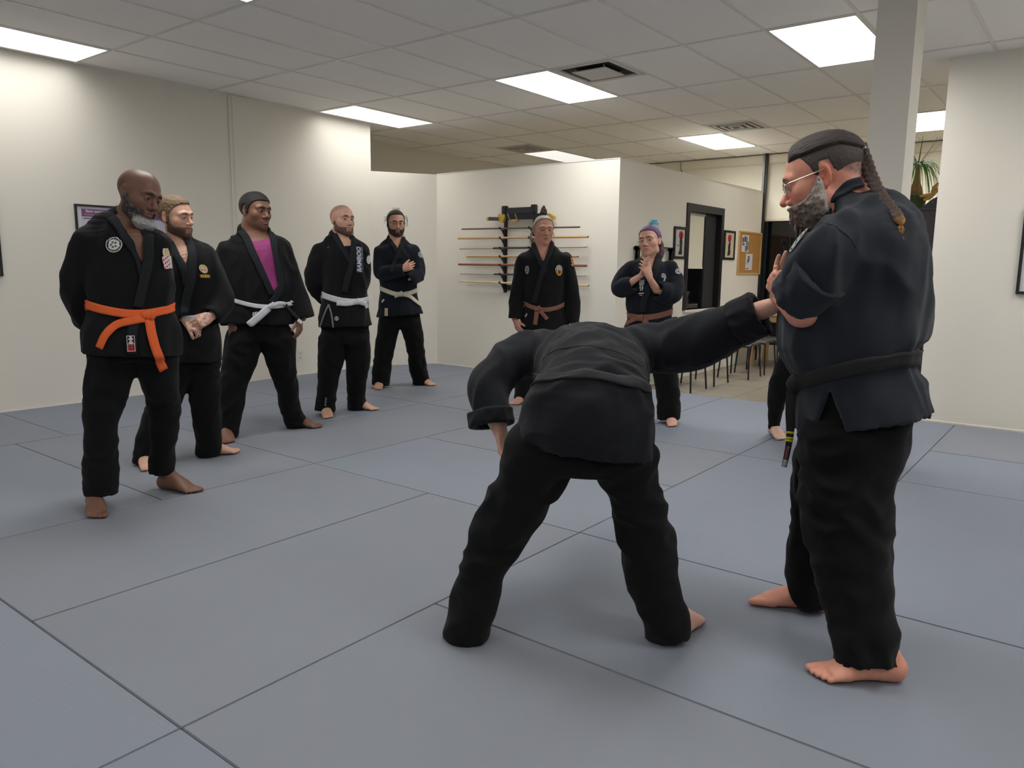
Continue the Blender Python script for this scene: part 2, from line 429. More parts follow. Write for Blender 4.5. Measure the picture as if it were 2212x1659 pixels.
# interior window in the side wall
M_casing = mat('black_window_casing', (30, 28, 30), 0.5)
fr = struct(obj('window_9', (lambda b: (add_box(b, (XS - 0.10, WY0 + 0.06, WZ0), (XS - 0.09, WY1 - 0.06, WZ1 - 0.06)), b)[1])(bmesh.new()), M_glassd))
bm = bmesh.new()
add_box(bm, (XS - 0.14, WY0, WZ0), (XS + 0.018, WY0 + 0.08, WZ1)); add_box(bm, (XS - 0.14, WY1 - 0.08, WZ0), (XS + 0.018, WY1, WZ1))
add_box(bm, (XS - 0.14, WY0 + 0.08, WZ1 - 0.09), (XS + 0.018, WY1 - 0.08, WZ1))
obj('window_frame', bm, M_casing, fr)
box('window_jamb', (XS - 0.13, WY1 - 0.42, WZ0), (XS - 0.06, WY1 - 0.08, WZ1 - 0.09), mat('dark_grey_jamb', (40, 39, 44), 0.6), fr)
box('window_sill', (XS - 0.12, WY0 + 0.02, WZ0 - 0.03), (XS + 0.03, WY1 - 0.02, WZ0), M_white, fr)
za = plane(1500, 577, 0, XS - 0.08)[2]
t = thing('roller_blind', 'short cream roller blind half lowered in the black-framed window of the side wall', 'blind', (XS - 0.08, WY0 + 0.4, za))
box('blind_cloth', (XS - 0.085, WY0 + 0.09, za), (XS - 0.08, WY1 - 0.425, WZ1 - 0.12), M_blind, t)
box('bottom_rail', (XS - 0.09, WY0 + 0.09, za - 0.02), (XS - 0.074, WY1 - 0.425, za + 0.005), M_blind, t)
box('head_rail', (XS - 0.088, WY0 + 0.09, WZ1 - 0.125), (XS - 0.062, WY1 - 0.425, WZ1 - 0.092), M_chrome, t)


def wall_frame(name, label, cat, y0, y1, z0, z1, x, nx, fw, mfr, inner, axis='x'):
    """picture hung on a wall: axis 'x' = wall plane x=const, normal nx; returns the thing and a function (u,v)->3D on the sheet"""
    t = thing(name, label, cat, (x, (y0 + y1) / 2, z0) if axis == 'x' else ((y0 + y1) / 2, x, z0))

    def P(a, z, d): return (x + nx * d, a, z) if axis == 'x' else (a, x + nx * d, z)
    bm = bmesh.new()
    for a0, a1, b0, b1 in [(y0, y1, z0, z0 + fw), (y0, y1, z1 - fw, z1), (y0, y0 + fw, z0 + fw, z1 - fw), (y1 - fw, y1, z0 + fw, z1 - fw)]:
        p, q = P(a0, b0, 0.0), P(a1, b1, 0.022)
        add_box(bm, [min(i, j) for i, j in zip(p, q)], [max(i, j) for i, j in zip(p, q)])
    obj('frame', bm, mfr, t)
    p, q = P(y0 + fw * 0.5, z0 + fw * 0.5, 0.001), P(y1 - fw * 0.5, z1 - fw * 0.5, 0.010)
    box('print', [min(i, j) for i, j in zip(p, q)], [max(i, j) for i, j in zip(p, q)], inner, t)
    return t, P


# posters on the left wall
py0 = plane(159, 442, 0, XL)[1]
t, P = wall_frame('poster', 'wide framed purple technique poster on the left wall behind the orange-belted man', 'poster', 3.02, 3.86, 1.02, 1.755, XL, 1, 0.016, M_black, M_lilac)
box('white_margin', (XL + 0.0102, 3.038, 1.04), (XL + 0.0112, 3.072, 1.735), M_paper, t)
box('title_band', (XL + 0.0104, 3.076, 1.652), (XL + 0.0122, 3.84, 1.716), M_purple, t)
place_text('Basic techniques Ju Jitsu', 0.0315, M_paper, (XL + 0.0128, 3.262, 1.6985), (0, 1, 0), (0, 0, 1), t, bold=0.0006)
place_text('Kolenovice vzors', 0.0185, M_orangeprint, (XL + 0.0128, 3.165, 1.669), (0, 1, 0), (0, 0, 1), t)
place_text('www.', 0.018, M_lilac, (XL + 0.0128, 3.79, 1.664), (0, 1, 0), (0, 0, 1), t)
bm = bmesh.new(); rp = random.Random(3)
for k in range(70):
    a, b_ = rp.uniform(3.1, 3.82), rp.uniform(1.1, 1.60); s_ = rp.uniform(0.003, 0.007)
    add_box(bm, (XL + 0.0101, a, b_), (XL + 0.0111, a + s_, b_ + s_ * rp.uniform(0.6, 2)))
add_box(bm, (XL + 0.0101, 3.09, 1.633), (XL + 0.0111, 3.2, 1.639))
o = obj('printed_marks', bm, M_ink, t); o['kind'] = 'stuff'
t, P = wall_frame('poster', 'framed purple poster cut by the left edge of the picture', 'poster', 1.25, 2.425, 1.13, 1.95, XL, 1, 0.02, M_black, M_lilac)
box('title_band', (XL + 0.0104, 1.33, 1.80), (XL + 0.0122, 2.36, 1.905), M_purple, t)
# frame on the right wall
t, P = wall_frame('poster', 'black-framed white poster cut by the right edge of the picture', 'poster', -0.555, 0.32, 1.085, 1.74, YR, -1, 0.022, M_black, M_paper, axis='y')
box('poster_print', (-0.43, YR - 0.0112, 1.25), (0.2, YR - 0.0102, 1.62), M_lilac, t)

# pictures beside the interior window
for k, (y0, y1, z0, z1, lab, bg) in enumerate([(8.47, 8.79, 1.372, 1.752, 'black-framed picture of a standing swordsman before a red sun, left of the black window', (196, 194, 190)),
                                               (9.985, 10.355, 1.382, 1.772, 'black-framed picture of a seated warrior under a red sun, between black window and cork board', (206, 198, 166))]):
    t, P = wall_frame('picture', lab, 'picture', y0, y1, z0, z1, XS, 1, 0.028, M_black, mat('picture_paper_%d' % k, bg, 0.6))
    w_, h_ = y1 - y0, z1 - z0; yc = (y0 + y1) / 2; X = XS + 0.0102
    bm = bmesh.new(); n_ = 28; add_prism(bm, [(X, yc + (0.03 if k == 0 else 0) + 0.062 * math.cos(2 * math.pi * i / n_), z0 + h_ * 0.74 + 0.05 * math.sin(2 * math.pi * i / n_)) for i in range(n_)], (0.0008, 0, 0)); obj('red_sun', bm, M_red, t)
    prof = [(-.05, .0), (-.045, .03), (-.02, .05), (-.015, .12), (-.03, .15), (-.02, .19), (.0, .22), (-.005, .25), (.02, .26), (.035, .24), (.03, .2), (.05, .15), (.045, .08), (.055, .02), (.05, .0)] if k == 0 else \
           [(-.035, .0), (-.05, .03), (-.035, .08), (-.045, .12), (-.02, .165), (.0, .2), (.012, .225), (.025, .19), (.04, .15), (.03, .11), (.045, .06), (.04, .015)]
    bm = bmesh.new(); add_prism(bm, [(X + 0.001, yc + (0.02 if k == 0 else 0) + a, z0 + 0.05 + b_ * 1.02) for a, b_ in prof], (0.0008, 0, 0)); obj('warrior_silhouette', bm, mat('sumi_ink', (44, 42, 40) if k == 0 else (92, 86, 74), 0.8), t)
    bm = bmesh.new(); add_tube(bm, [(X + 0.001, yc - 0.08, z0 + 0.17), (X + 0.001, yc - 0.05, z0 + 0.15), (X + 0.001, yc + 0.0, z0 + 0.17)] if k == 0 else [(X + 0.001, yc - 0.07, z0 + 0.06), (X + 0.001, yc + 0.03, z0 + 0.12)], 0.003, 6); obj('sword_stroke', bm, M_ink, t)
    bm = bmesh.new(); add_tube(bm, [(XS + 0.004, yc, z1), (XS + 0.004, yc, z1 + 0.012)], 0.004, 6); obj('hanger', bm, M_chrome, t)
# cork board
t, P = wall_frame('cork_board', 'cork notice board with two pinned sheets at the end of the side wall', 'notice board', 10.50, 11.38, 1.18, 1.79, XS, 1, 0.022, M_pine, M_cork)
for lab, y0, y1, z0, z1 in [('newspaper clipping with small pictures', 10.62, 10.88, 1.50, 1.735), ('printed leaflet with a small drawing', 10.80, 11.06, 1.245, 1.475)]:
    s_ = tag(box('paper_sheet', (XS + 0.0102, y0, z0), (XS + 0.0118, y1, z1), M_paper), lab + ' pinned to the cork board', 'paper')
    bm = bmesh.new()
    if 'clipping' in lab:
        for a0, a1, b0, b1 in [(0.01, .07, .13, .2), (.08, .15, .14, .22), (.16, .2, .1, .21), (.13, .2, .01, .09), (.02, .1, .09, .12), (.21, .25, .03, .15)]:
            add_box(bm, (XS + 0.0119, y0 + a0, z0 + b0), (XS + 0.0123, y0 + a1, z0 + b1))
    else:
        for a0, a1, b0, b1 in [(0.08, .14, .11, .2), (.05, .07, .08, .15), (.02, .12, .012, .026)]:
            add_box(bm, (XS + 0.0119, y0 + a0, z0 + b0), (XS + 0.0123, y0 + a1, z0 + b1))
    o = obj('printed_marks', bm, mat('grey_print', (92, 92, 92), 0.8), s_); o['kind'] = 'stuff'
# wall socket
t = thing('wall_socket', 'white double power socket low on the left wall between two students', 'socket', (XL, 5.345, 0.15))
box('cover_plate', (XL, 5.305, 0.15), (XL + 0.006, 5.385, 0.29), M_white, t, bevel=0.002)
for z in (0.185, 0.235): box('outlet', (XL + 0.006, 5.328, z), (XL + 0.008, 5.362, z + 0.025), mat('ivory_plastic', (200, 198, 190), 0.5), t, bevel=0.0008)

# ---- weapon rack on the rack wall
YK = 7.16


def rk(px, py, y=YK - 0.02): return plane(px, py, 1, y)


u0, u1 = rk(1092, 450)[0], rk(1155, 448)[0]
ztop, zbot = rk(1092, 447)[2], rk(1092, 632)[2]
t = thing('weapon_rack', 'black wooden wall rack with seven pairs of hooks holding staffs', 'rack', ((u0 + u1) / 2, YK, zbot))
staffs = [((998, 495), (1252, 490.5), 0.009), ((990, 515), (1270, 511.5), 0.0125), ((993, 537), (1268, 533.5), 0.0105), ((1009, 554), (1248, 554), 0.012), ((991, 571), (1267, 574), 0.0135), ((995, 591), (1268, 596), 0.0095), ((993, 608), (1271, 617), 0.0105)]
YS = YK - 0.095
rs = []
for (a, b_, r) in staffs:
    p, q = plane(a[0], a[1], 1, YS), plane(b_[0], b_[1], 1, YS); rs.append((p, q, r))
for xx in (u0, u1):
    box('upright', (xx - 0.018, YK - 0.022, zbot), (xx + 0.018, YK, ztop), M_black, t)
    for p, q, r in rs:
        z = p[2] + (q[2] - p[2]) * (xx - p[0]) / (q[0] - p[0]) - r
        prof = [(YK - 0.022, z - 0.10), (YK - 0.05, z - 0.055), (YK - 0.085, z - 0.012), (YK - 0.125, z + 0.004), (YK - 0.132, z + 0.022), (YK - 0.122, z + 0.026), (YK - 0.113, z + 0.004), (YK - 0.095, z - 0.002), (YK - 0.078, z - 0.002), (YK - 0.022, z - 0.001)]
        bm = bmesh.new(); add_prism(bm, [(xx - 0.009, a, b_) for a, b_ in prof], (0.018, 0, 0)); obj('hook', bm, M_black, t)
zt = rk(1092, 463)[2]
for xx in (u0, u1): box('end_block', (xx - 0.03, YK - 0.06, zt), (xx + 0.03, YK, ztop + 0.01), M_black, t, bevel=0.006)
box('top_board', (u0 + 0.03, YK - 0.05, zt), (u1 - 0.03, YK - 0.02, ztop - 0.015), mat('dark_stained_wood', (40, 37, 42), 0.45), t, bevel=0.003)
box('bottom_board', (u0 + 0.018, YK - 0.02, zbot + 0.03), (u1 - 0.018, YK, zbot + 0.09), M_black, t)
M_st = {'dark': mat('walnut_wood', (92, 74, 58), 0.5), 'tan': mat('tan_wood', (196, 158, 108), 0.45, var=0.06, vscale=9), 'pale': mat('pale_wood', (216, 190, 140), 0.45, var=0.05, vscale=9),
        'red': mat('red_oak_wood', (138, 84, 60), 0.45), 'grey': mat('grey_steel_wrap', (176, 174, 166), 0.35), 'brown': mat('dark_brown_grip', (70, 54, 50), 0.6)}
SD = [('thin dark walnut staff on the top hooks of the rack', 'dark'), ('long tan staff on the second hooks of the rack', 'tan'), ('silver-ended staff with brown grip on the third hooks', 'grey'),
      ('short tan staff on the fourth hooks, in the middle of the rack', 'tan'), ('thick reddish-brown staff on the fifth hooks', 'red'), ('thin silver-ended staff with brown grip on the sixth hooks', 'grey'), ('pale straw-coloured staff on the lowest hooks', 'pale')]
for (p, q, r), (lab, k) in zip(rs, SD):
    p, q = vec(p), vec(q); t = thing('wooden_staff', lab, 'staff', p, 'staffs on the weapon rack')
    if k == 'grey':
        for a, b_, kk, rr in [(0, .29, 'grey', r), (.29, .71, 'brown', r * 1.15), (.71, 1, 'grey', r)]:
            bm = bmesh.new(); add_tube(bm, [p.lerp(q, a), p.lerp(q, b_)], rr, 10); obj('staff_end' if kk == 'grey' else 'grip', bm, M_st[kk], t)
    else:
        bm = bmesh.new(); add_tube(bm, [p, q], r, 12); obj('shaft', bm, M_st[k], t)
        for e, s_ in ((p, -1), (q, 1)):
            bm = bmesh.new(); d = (q - p).normalized(); add_tube(bm, [e, e + d * s_ * 0.006], [r, r * 0.75], 12); obj('end_cap', bm, M_st['dark'], t)
# the pair of swords on top
YW = YK - 0.10
t = thing('sword_pair', 'pair of short swords in one wide black gilt-mounted sheath atop the rack', 'sword', vec(plane(1052, 472, 1, YW)))
M_gold = mat('gilt_brass', (206, 172, 74), 0.4, metal=0.7)


def w2(px, py, y=YW): return vec(plane(px, py, 1, y))


for yy in (470.5, 474.5):
    bm = bmesh.new(); add_tube(bm, [w2(1053, yy), w2(1077, yy + 0.4)], 0.010, 10); obj('hilt', bm, M_black, t)
    bm = bmesh.new(); add_tube(bm, [w2(1051.5, yy), w2(1056, yy)], 0.012, 10); obj('pommel', bm, M_gold, t)
bm = bmesh.new(); add_prism(bm, [w2(1075.5, 463), w2(1090, 463), w2(1090, 468), w2(1085, 481), w2(1076.5, 479)], (0, 0.035, 0)); obj('guard', bm, M_gold, t)
bm = bmesh.new(); add_prism(bm, [w2(1090, 463), w2(1120, 461.5), w2(1168, 460.5), w2(1185, 462), w2(1194, 467), w2(1194, 472), w2(1165, 473), w2(1120, 474), w2(1094, 475)], (0, 0.045, 0)); bmesh.ops.bevel(bm, geom=bm.edges[:], offset=0.004, segments=2, affect='EDGES'); obj('sheath', bm, M_blacks, t, bevel=0)
bm = bmesh.new(); add_prism(bm, [w2(1179, 461, YW - 0.003), w2(1186, 461, YW - 0.003), w2(1195, 467, YW - 0.003), w2(1195, 474, YW - 0.003), w2(1188, 474, YW - 0.003)], (0, 0.05, 0)); obj('sheath_tip', bm, M_gold, t)
for px in (1096, 1112):
    bm = bmesh.new(); add_tube(bm, [w2(px, 461, YW - 0.006), w2(px + 5, 475, YW - 0.006)], 0.004, 6); obj('cord', bm, mat('grey_cord', (150, 148, 150), 0.8), t)
bm = bmesh.new(); add_prism(bm, [w2(1103, 474, YW - 0.004), w2(1120, 473.5, YW - 0.004), w2(1113, 478, YW - 0.004), w2(1106, 478, YW - 0.004)], (0, 0.04, 0)); obj('sheath_mount', bm, M_gold, t)

# ---- black shelf unit at the corner, bottle on top
YU = 7.50
xa_, xb_ = plane(1341, 600, 1, YU)[0], plane(1378, 600, 1, YU)[0]; zt = plane(1341, 531, 1, YU)[2]
xa_ = max(xa_, XS + 0.02)
t = thing('shelf_unit', 'black metal shelf unit with rounded end frame behind the purple-haired woman', 'shelf', ((xa_ + xb_) / 2, YU, LZ))
YU2 = 8.35
for yy in (YU, YU2 - 0.03):
    for x in (xa_, xb_ - 0.035): box('upright', (x, yy, LZ), (x + 0.035, yy + 0.03, zt - 0.05), M_blacks, t)
    bm = bmesh.new(); wi = xb_ - xa_ - 0.07
    prof = [(xa_, zt - 0.05), (xa_, zt), (xb_, zt), (xb_, zt - 0.05), (xb_ - 0.035, zt - 0.05)]
    for k in range(7): a = math.pi / 2 * k / 6; prof.append((xb_ - 0.035 - 0.045 * (1 - math.cos(a)), zt - 0.05 - 0.045 + 0.045 * math.sin(a) + 0.02))
    for k in range(7): a = math.pi / 2 * k / 6; prof.append((xa_ + 0.035 + 0.045 * (1 - math.sin(a)), zt - 0.05 - 0.045 + 0.045 * math.cos(a) + 0.02))
    prof.append((xa_ + 0.035, zt - 0.05))
    add_prism(bm, [(a, yy, b_) for a, b_ in prof], (0, 0.03, 0)); obj('top_rail', bm, M_blacks, t)
for z in (0.3, 0.62, 1.0, zt - 0.012): box('shelf_board', (xa_ + 0.004, YU + 0.03, z), (xb_ - 0.004, YU2 - 0.03, z + 0.012), M_blacks, t)
zl = plane(1341, 690, 1, YU)[2]; box('cross_bar', (xa_ + 0.035, YU, zl), (xb_ - 0.035, YU + 0.025, zl + 0.025), M_blacks, t)
bp = vec(plane(1413, 520, 1, 7.9)); bp.z = zt
hcap = plane(1413, 475.5, 1, 7.9)[2] - zt; bt = thing('water_bottle', 'clear shaker bottle with light blue lid on top of the black shelf', 'bottle', bp)
bm = bmesh.new(); add_lathe(bm, [(0.036, 0), (0.04, 0.01), (0.043, hcap - 0.06), (0.042, hcap - 0.05)], bp, 20); obj('bottle_body', bm, mat('cloudy_plastic', (208, 212, 206), 0.3, trans=0.2), bt, smooth=True)
bm = bmesh.new(); add_lathe(bm, [(0.044, 0.02), (0.0445, 0.02), (0.0445, hcap - 0.085), (0.044, hcap - 0.085)], bp, 20); obj('green_label', bm, mat('green_label', (150, 176, 140), 0.6), bt, smooth=True)
bm = bmesh.new(); add_lathe(bm, [(0.045, hcap - 0.05), (0.045, hcap - 0.03), (0.036, hcap - 0.022), (0.028, hcap - 0.018), (0.027, hcap), (0.02, hcap + 0.002)], bp, 20); obj('lid', bm, mat('light_blue_plastic', (76, 178, 206), 0.35), bt)
for k, (a, b_) in enumerate([((1357, 524), (1376, 531)), ((1369, 525), (1384, 518))]):
    bm = bmesh.new(); p, q = vec(plane(a[0], a[1], 1, YU + 0.1)), vec(plane(b_[0], b_[1], 1, YU + 0.12))
    if k == 0: q.z = zt + 0.004
    else:
        p.z = zt + 0.004
    add_tube(bm, [p, p.lerp(q, 0.5) + Vector((0, 0, -0.008)), q], 0.005, 6)
    tag(obj('stick', bm, M_st['dark']), ['dark thin stick lying across the front corner of the black shelf top', 'thin pointed stick leaning up beside the woman on the shelf top'][k], 'stick')
# white jacket hanging behind the woman (pale cloth seen between shelf and hair)
# ---- lobby furniture


def lob_pt(px, py): return vec(plane(px, py, 2, LZ))


def stool(label, c, s=1.0):
    t = thing('stool', label, 'stool', (c[0], c[1], LZ), 'black stools by the side wall')
    H = 0.45; W = 0.19
    bm = bmesh.new(); n_ = 9; top, bot = [], []
    for i in range(n_):
        u = -1 + 2 * i / (n_ - 1); z = LZ + H + 0.015 * (1 - u * u) * -1 - (0.03 if abs(u) > 0.99 else 0)
        for lst, dz in ((top, 0), (bot, -0.022)):
            lst.append([bm.verts.new((c[0] - W, c[1] + u * W, z + dz)), bm.verts.new((c[0] + W, c[1] + u * W, z + dz))])
    for lst, fl in ((top, 0), (bot, 1)):
        for i in range(n_ - 1):
            f = [lst[i][0], lst[i][1], lst[i + 1][1], lst[i + 1][0]]; bm.faces.new(f[::-1] if fl else f)
    for i in range(n_ - 1):
        for e in (0, 1): bm.faces.new([top[i][e], top[i + 1][e], bot[i + 1][e], bot[i][e]])
    bm.faces.new([top[0][0], top[0][1], bot[0][1], bot[0][0]]); bm.faces.new([top[-1][0], top[-1][1], bot[-1][1], bot[-1][0]])
    bmesh.ops.recalc_face_normals(bm, faces=bm.faces[:]); obj('seat', bm, mat('grey_black_vinyl', (50, 50, 52), 0.5), t, smooth=False)
    for sx in (-1, 1):
        for sy in (-1, 1):
            bm = bmesh.new(); add_tube(bm, [(c[0] + sx * 0.175, c[1] + sy * 0.17, LZ + H - 0.03), (c[0] + sx * 0.2, c[1] + sy * 0.215, LZ)], 0.011, 8); obj('leg', bm, M_blacks, t)
    return t


d = 0.045
stool('black four-legged stool standing in front of the wooden table', (-3.60, 9.98), 1)
stool('black four-legged stool at the wooden table, half hidden by the instructor', (-3.60, 10.46), 1)
stool('black stool behind the outstretched arm, only its thin legs visible', (-3.60, 9.42), 1)


# perforated black chairs along the side wall
def chair(label, c, full=True):
    t = thing('chair', label, 'chair', (c[0], c[1], LZ), 'black perforated chairs along the side wall')
    W = 0.21; H = 0.45
    # seat
    bm = bmesh.new(); add_box(bm, (c[0] - 0.21, c[1] - W, LZ + H - 0.012), (c[0] + 0.2, c[1] + W, LZ + H)); bmesh.ops.bevel(bm, geom=bm.edges[:], offset=0.006, segments=2, affect='EDGES'); obj('seat', bm, M_blacks, t)
    for sx in (-1, 1):
        for sy in (-1, 1):
            bm = bmesh.new(); add_tube(bm, [(c[0] + sx * 0.18, c[1] + sy * 0.18, LZ + H - 0.01), (c[0] + sx * 0.21, c[1] + sy * 0.21, LZ)], 0.011, 8); obj('leg', bm, M_blacks, t)
    # back with holes: grid of small bars
    xb = c[0] - 0.20; bm = bmesh.new(); z0, z1 = LZ + H + 0.12, LZ + 0.80
    nz, ny = 6, 9
    for i in range(ny + 1):
        y = c[1] - W + 2 * W * i / ny; add_box(bm, (xb - 0.005, y - 0.007, z0), (xb + 0.005, y + 0.007, z1))
    for i in range(nz + 1):
        z = z0 + (z1 - z0) * i / nz; add_box(bm, (xb - 0.006, c[1] - W - 0.007, z - 0.008), (xb + 0.006, c[1] + W + 0.007, z + 0.008))
    o = obj('perforated_back', bm, M_blacks, t)
    for sy in (-1, 1):
        bm = bmesh.new(); add_tube(bm, [(xb + 0.02, c[1] + sy * (W - 0.01), LZ + H - 0.01), (xb, c[1] + sy * (W + 0.01), LZ + 0.8)], 0.011, 8); obj('back_post', bm, M_blacks, t)


chair('black perforated chair just right of the purple-haired woman', (-3.72, 7.98))
chair('black perforated chair behind the outstretched black sleeve', (-3.72, 8.62))
# low dark bench-like seat edge seen under the sleeve belongs to the chairs above
# wooden table at the far end of the side wall
tx0, tx1, ty0, ty1, tz = -3.98, -2.75, 10.52, 11.25, 0.66
t = thing('table', 'light pine table at the end of the side wall, covered with papers and boxes', 'table', ((tx0 + tx1) / 2, (ty0 + ty1) / 2, LZ))
box('table_top', (tx0, ty0, tz - 0.04), (tx1, ty1, tz), M_pine, t, bevel=0.004)
for x in (tx0 + 0.05, tx1 - 0.12):
    for y in (ty0 + 0.03, ty1 - 0.1): box('leg', (x, y, LZ), (x + 0.07, y + 0.07, tz - 0.04), M_pine, t, bevel=0.003)
box('apron', (tx0 + 0.12, ty0 + 0.045, tz - 0.13), (tx1 - 0.12, ty0 + 0.065, tz - 0.04), M_pine, t)
M_card = mat('cream_card', (212, 206, 192), 0.7)
box_items = [('folded_cloth', 'pale folded cloth lying on the left of the pine table', 'cloth', -3.95, -3.55, 10.56, 10.9, 0.07, mat('pale_pink_cloth', (196, 184, 184), 0.9))]
for nme, lab, cat_, a0, a1, b0, b1, h, m_ in box_items:
    o = tag(box(nme, (a0, b0, tz), (a1, b1, tz + h), m_, bevel=0.015), lab, cat_)
# red and white patterned tin
t = thing('gift_box', 'white box with red star pattern on the pine table', 'box', (-3.42, 10.62, tz))
box('box_body', (-3.50, 10.56, tz), (-3.30, 10.74, tz + 0.15), M_paper, t, bevel=0.004)
bm = bmesh.new()
for i in range(4):
    for j in range(3):
        for a in (45, -45):
            M = Matrix.Translation((-3.475 + i * 0.05, 10.5595, tz + 0.028 + j * 0.047)) @ Matrix.Rotation(math.radians(a + (45 if (i + j) % 2 else 0)), 4, 'Y'); add_box(bm, (-0.019, -0.001, -0.004), (0.019, 0.001, 0.004), M)
o = obj('red_pattern', bm, M_red, t); o['kind'] = 'stuff'
for k, (x, y, z, w_, dd, h, lab) in enumerate([(-3.24, 10.58, tz, 0.2, 0.16, 0.07, 'lower white carton on the table beside the patterned box'), (-3.23, 10.59, tz + 0.07, 0.17, 0.13, 0.10, 'upper white carton stacked on the table near the patterned box')]):
    t = thing('carton', lab, 'box', (x + w_ / 2, y + dd / 2, z)); box('carton_body', (x, y, z), (x + w_, y + dd, z + h), M_card, t, bevel=0.004)
    box('dark_label', (x + 0.02, y - 0.001, z + 0.01), (x + 0.06, y + 0.0, z + 0.03), M_ink, t)
# small white desk lamp / holder and flowers on the table
bm = bmesh.new(); add_lathe(bm, [(0.045, 0), (0.045, 0.012), (0.012, 0.02), (0.01, 0.16), (0.02, 0.2), (0.035, 0.24), (0.03, 0.25)], (-3.42, 10.86, tz), 18); tag(obj('white_vase', bm, M_white, smooth=True), 'slim white holder standing behind the patterned box on the table', 'vase')
bm = bmesh.new(); rp = random.Random(5)
t = thing('small_plant', 'small plant with yellow-green leaves at the back of the pine table', 'plant', (-3.12, 10.95, tz))
bm = bmesh.new(); add_lathe(bm, [(0.035, 0), (0.05, 0.08), (0.045, 0.085)], (-3.12, 10.95, tz), 16); obj('pot', bm, mat('dark_pot', (60, 62, 58), 0.6), t)
for k in range(12):
    a = k * 0.62; bm = bmesh.new(); b0 = Vector((-3.12, 10.95, tz + 0.08)); d_ = Vector((math.cos(a), math.sin(a), 0)); L_ = rp.uniform(0.08, 0.15)
    pts = [b0 + d_ * L_ * u + Vector((0, 0, 0.28 * u - 0.16 * u * u)) for u in (0, 0.35, 0.7, 1)]; sd = d_.cross(Vector((0, 0, 1))) * 0.012
    vs = [(bm.verts.new(p - sd * (1 - i * 0.3)), bm.verts.new(p + sd * (1 - i * 0.3))) for i, p in enumerate(pts)]
    for i in range(3): bm.faces.new([vs[i][0], vs[i][1], vs[i + 1][1], vs[i + 1][0]])
    obj('leaf', bm, mat('yellow_green_leaf', (170, 176, 84), 0.5), t)

# ---- tall black cabinet behind the right wall, plant and ornament on top
YC = 8.55
zc = plane(1985, 450, 1, YC)[2]
cx0, cx1 = plane(1962, 600, 1, YC)[0] - 0.75, plane(2010, 600, 1, YC)[0] + 0.10
t = thing('cabinet', 'tall black cabinet standing in the gap between column and right wall', 'cabinet', ((cx0 + cx1) / 2, YC + 0.22, LZ))
M_cab = mat('black_brown_laminate', (46, 41, 44), 0.5)
box('carcass', (cx0, YC, LZ), (cx1, YC + 0.42, zc - 0.02), M_cab, t, bevel=0.003)
box('cabinet_top', (cx0 - 0.005, YC - 0.012, zc - 0.02), (cx1 + 0.005, YC + 0.43, zc), M_cab, t, bevel=0.002)
zd = plane(1985, 464, 1, YC)[2]; xm = (cx0 + cx1) / 2
for a, b_ in ((cx0 + 0.01, xm - 0.003), (xm + 0.003, cx1 - 0.01)):
    dr = box('door', (a, YC - 0.018, LZ + 0.06), (b_, YC - 0.001, zd), M_cab, t, bevel=0.002)
bx = plane(1975, 440, 1, YC + 0.18)[0]
pot = thing('potted_plant', 'ponytail palm with thin drooping leaves in a green pot on the black cabinet', 'plant', (bx, YC + 0.2, zc))
pc = Vector((bx, YC + 0.2, zc)); hp_ = plane(1975, 421, 1, YC + 0.2)[2] - zc
bm = bmesh.new(); add_lathe(bm, [(0.075, 0), (0.085, 0.01), (0.11, hp_ - 0.012), (0.118, hp_ - 0.01), (0.118, hp_), (0.10, hp_), (0.095, hp_ - 0.02)], pc, 28); obj('pot', bm, mat('green_glazed_pot', (88, 104, 72), 0.35), pot, smooth=True)
bm = bmesh.new(); add_lathe(bm, [(0.094, hp_ - 0.022), (0.05, hp_ - 0.018), (0.0, hp_ - 0.016)], pc, 20); obj('soil', bm, mat('soil', (60, 48, 36), 0.95), pot)
bm = bmesh.new(); add_lathe(bm, [(0.07, hp_ - 0.02), (0.062, hp_ + 0.05), (0.035, hp_ + 0.12), (0.024, hp_ + 0.2), (0.022, hp_ + 0.3), (0.0, hp_ + 0.32)], pc, 18); obj('trunk', bm, mat('palm_trunk', (138, 104, 66), 0.8, bump=(60, 0.6)), pot, smooth=True)
M_leaf = mat('palm_leaf', (86, 140, 56), 0.45); crown = pc + Vector((0, 0, hp_ + 0.30)); rp = random.Random(11)
for k in range(84):
    a = rp.uniform(0, 2 * math.pi); up_ = rp.uniform(0.05, 0.5) if k > 7 else rp.uniform(0.55, 0.8); L_ = rp.uniform(0.2, 0.34); dr_ = rp.uniform(0.28, 0.56) if k > 7 else 0.12
    d_ = Vector((math.cos(a), math.sin(a), 0)); bm = bmesh.new(); vs = []; sd = d_.cross(Vector((0, 0, 1))); n_ = 9
    for i in range(n_):
        u = i / (n_ - 1); p = crown + d_ * (L_ * (1.4 * u - 0.45 * u * u)) + Vector((0, 0, up_ * 0.5 * u - dr_ * u * u * (1.0 if k > 7 else 0.4))); w_ = 0.0065 * (1 - 0.75 * u)
        vs.append((bm.verts.new(p - sd * w_), bm.verts.new(p + Vector((0, 0, 0.002))), bm.verts.new(p + sd * w_)))
    for i in range(n_ - 1):
        for e in (0, 1): bm.faces.new([vs[i][e], vs[i][e + 1], vs[i + 1][e + 1], vs[i + 1][e]])
    obj('leaf', bm, M_leaf if k > 7 else mat('dry_palm_leaf', (110, 104, 78), 0.6), pot)
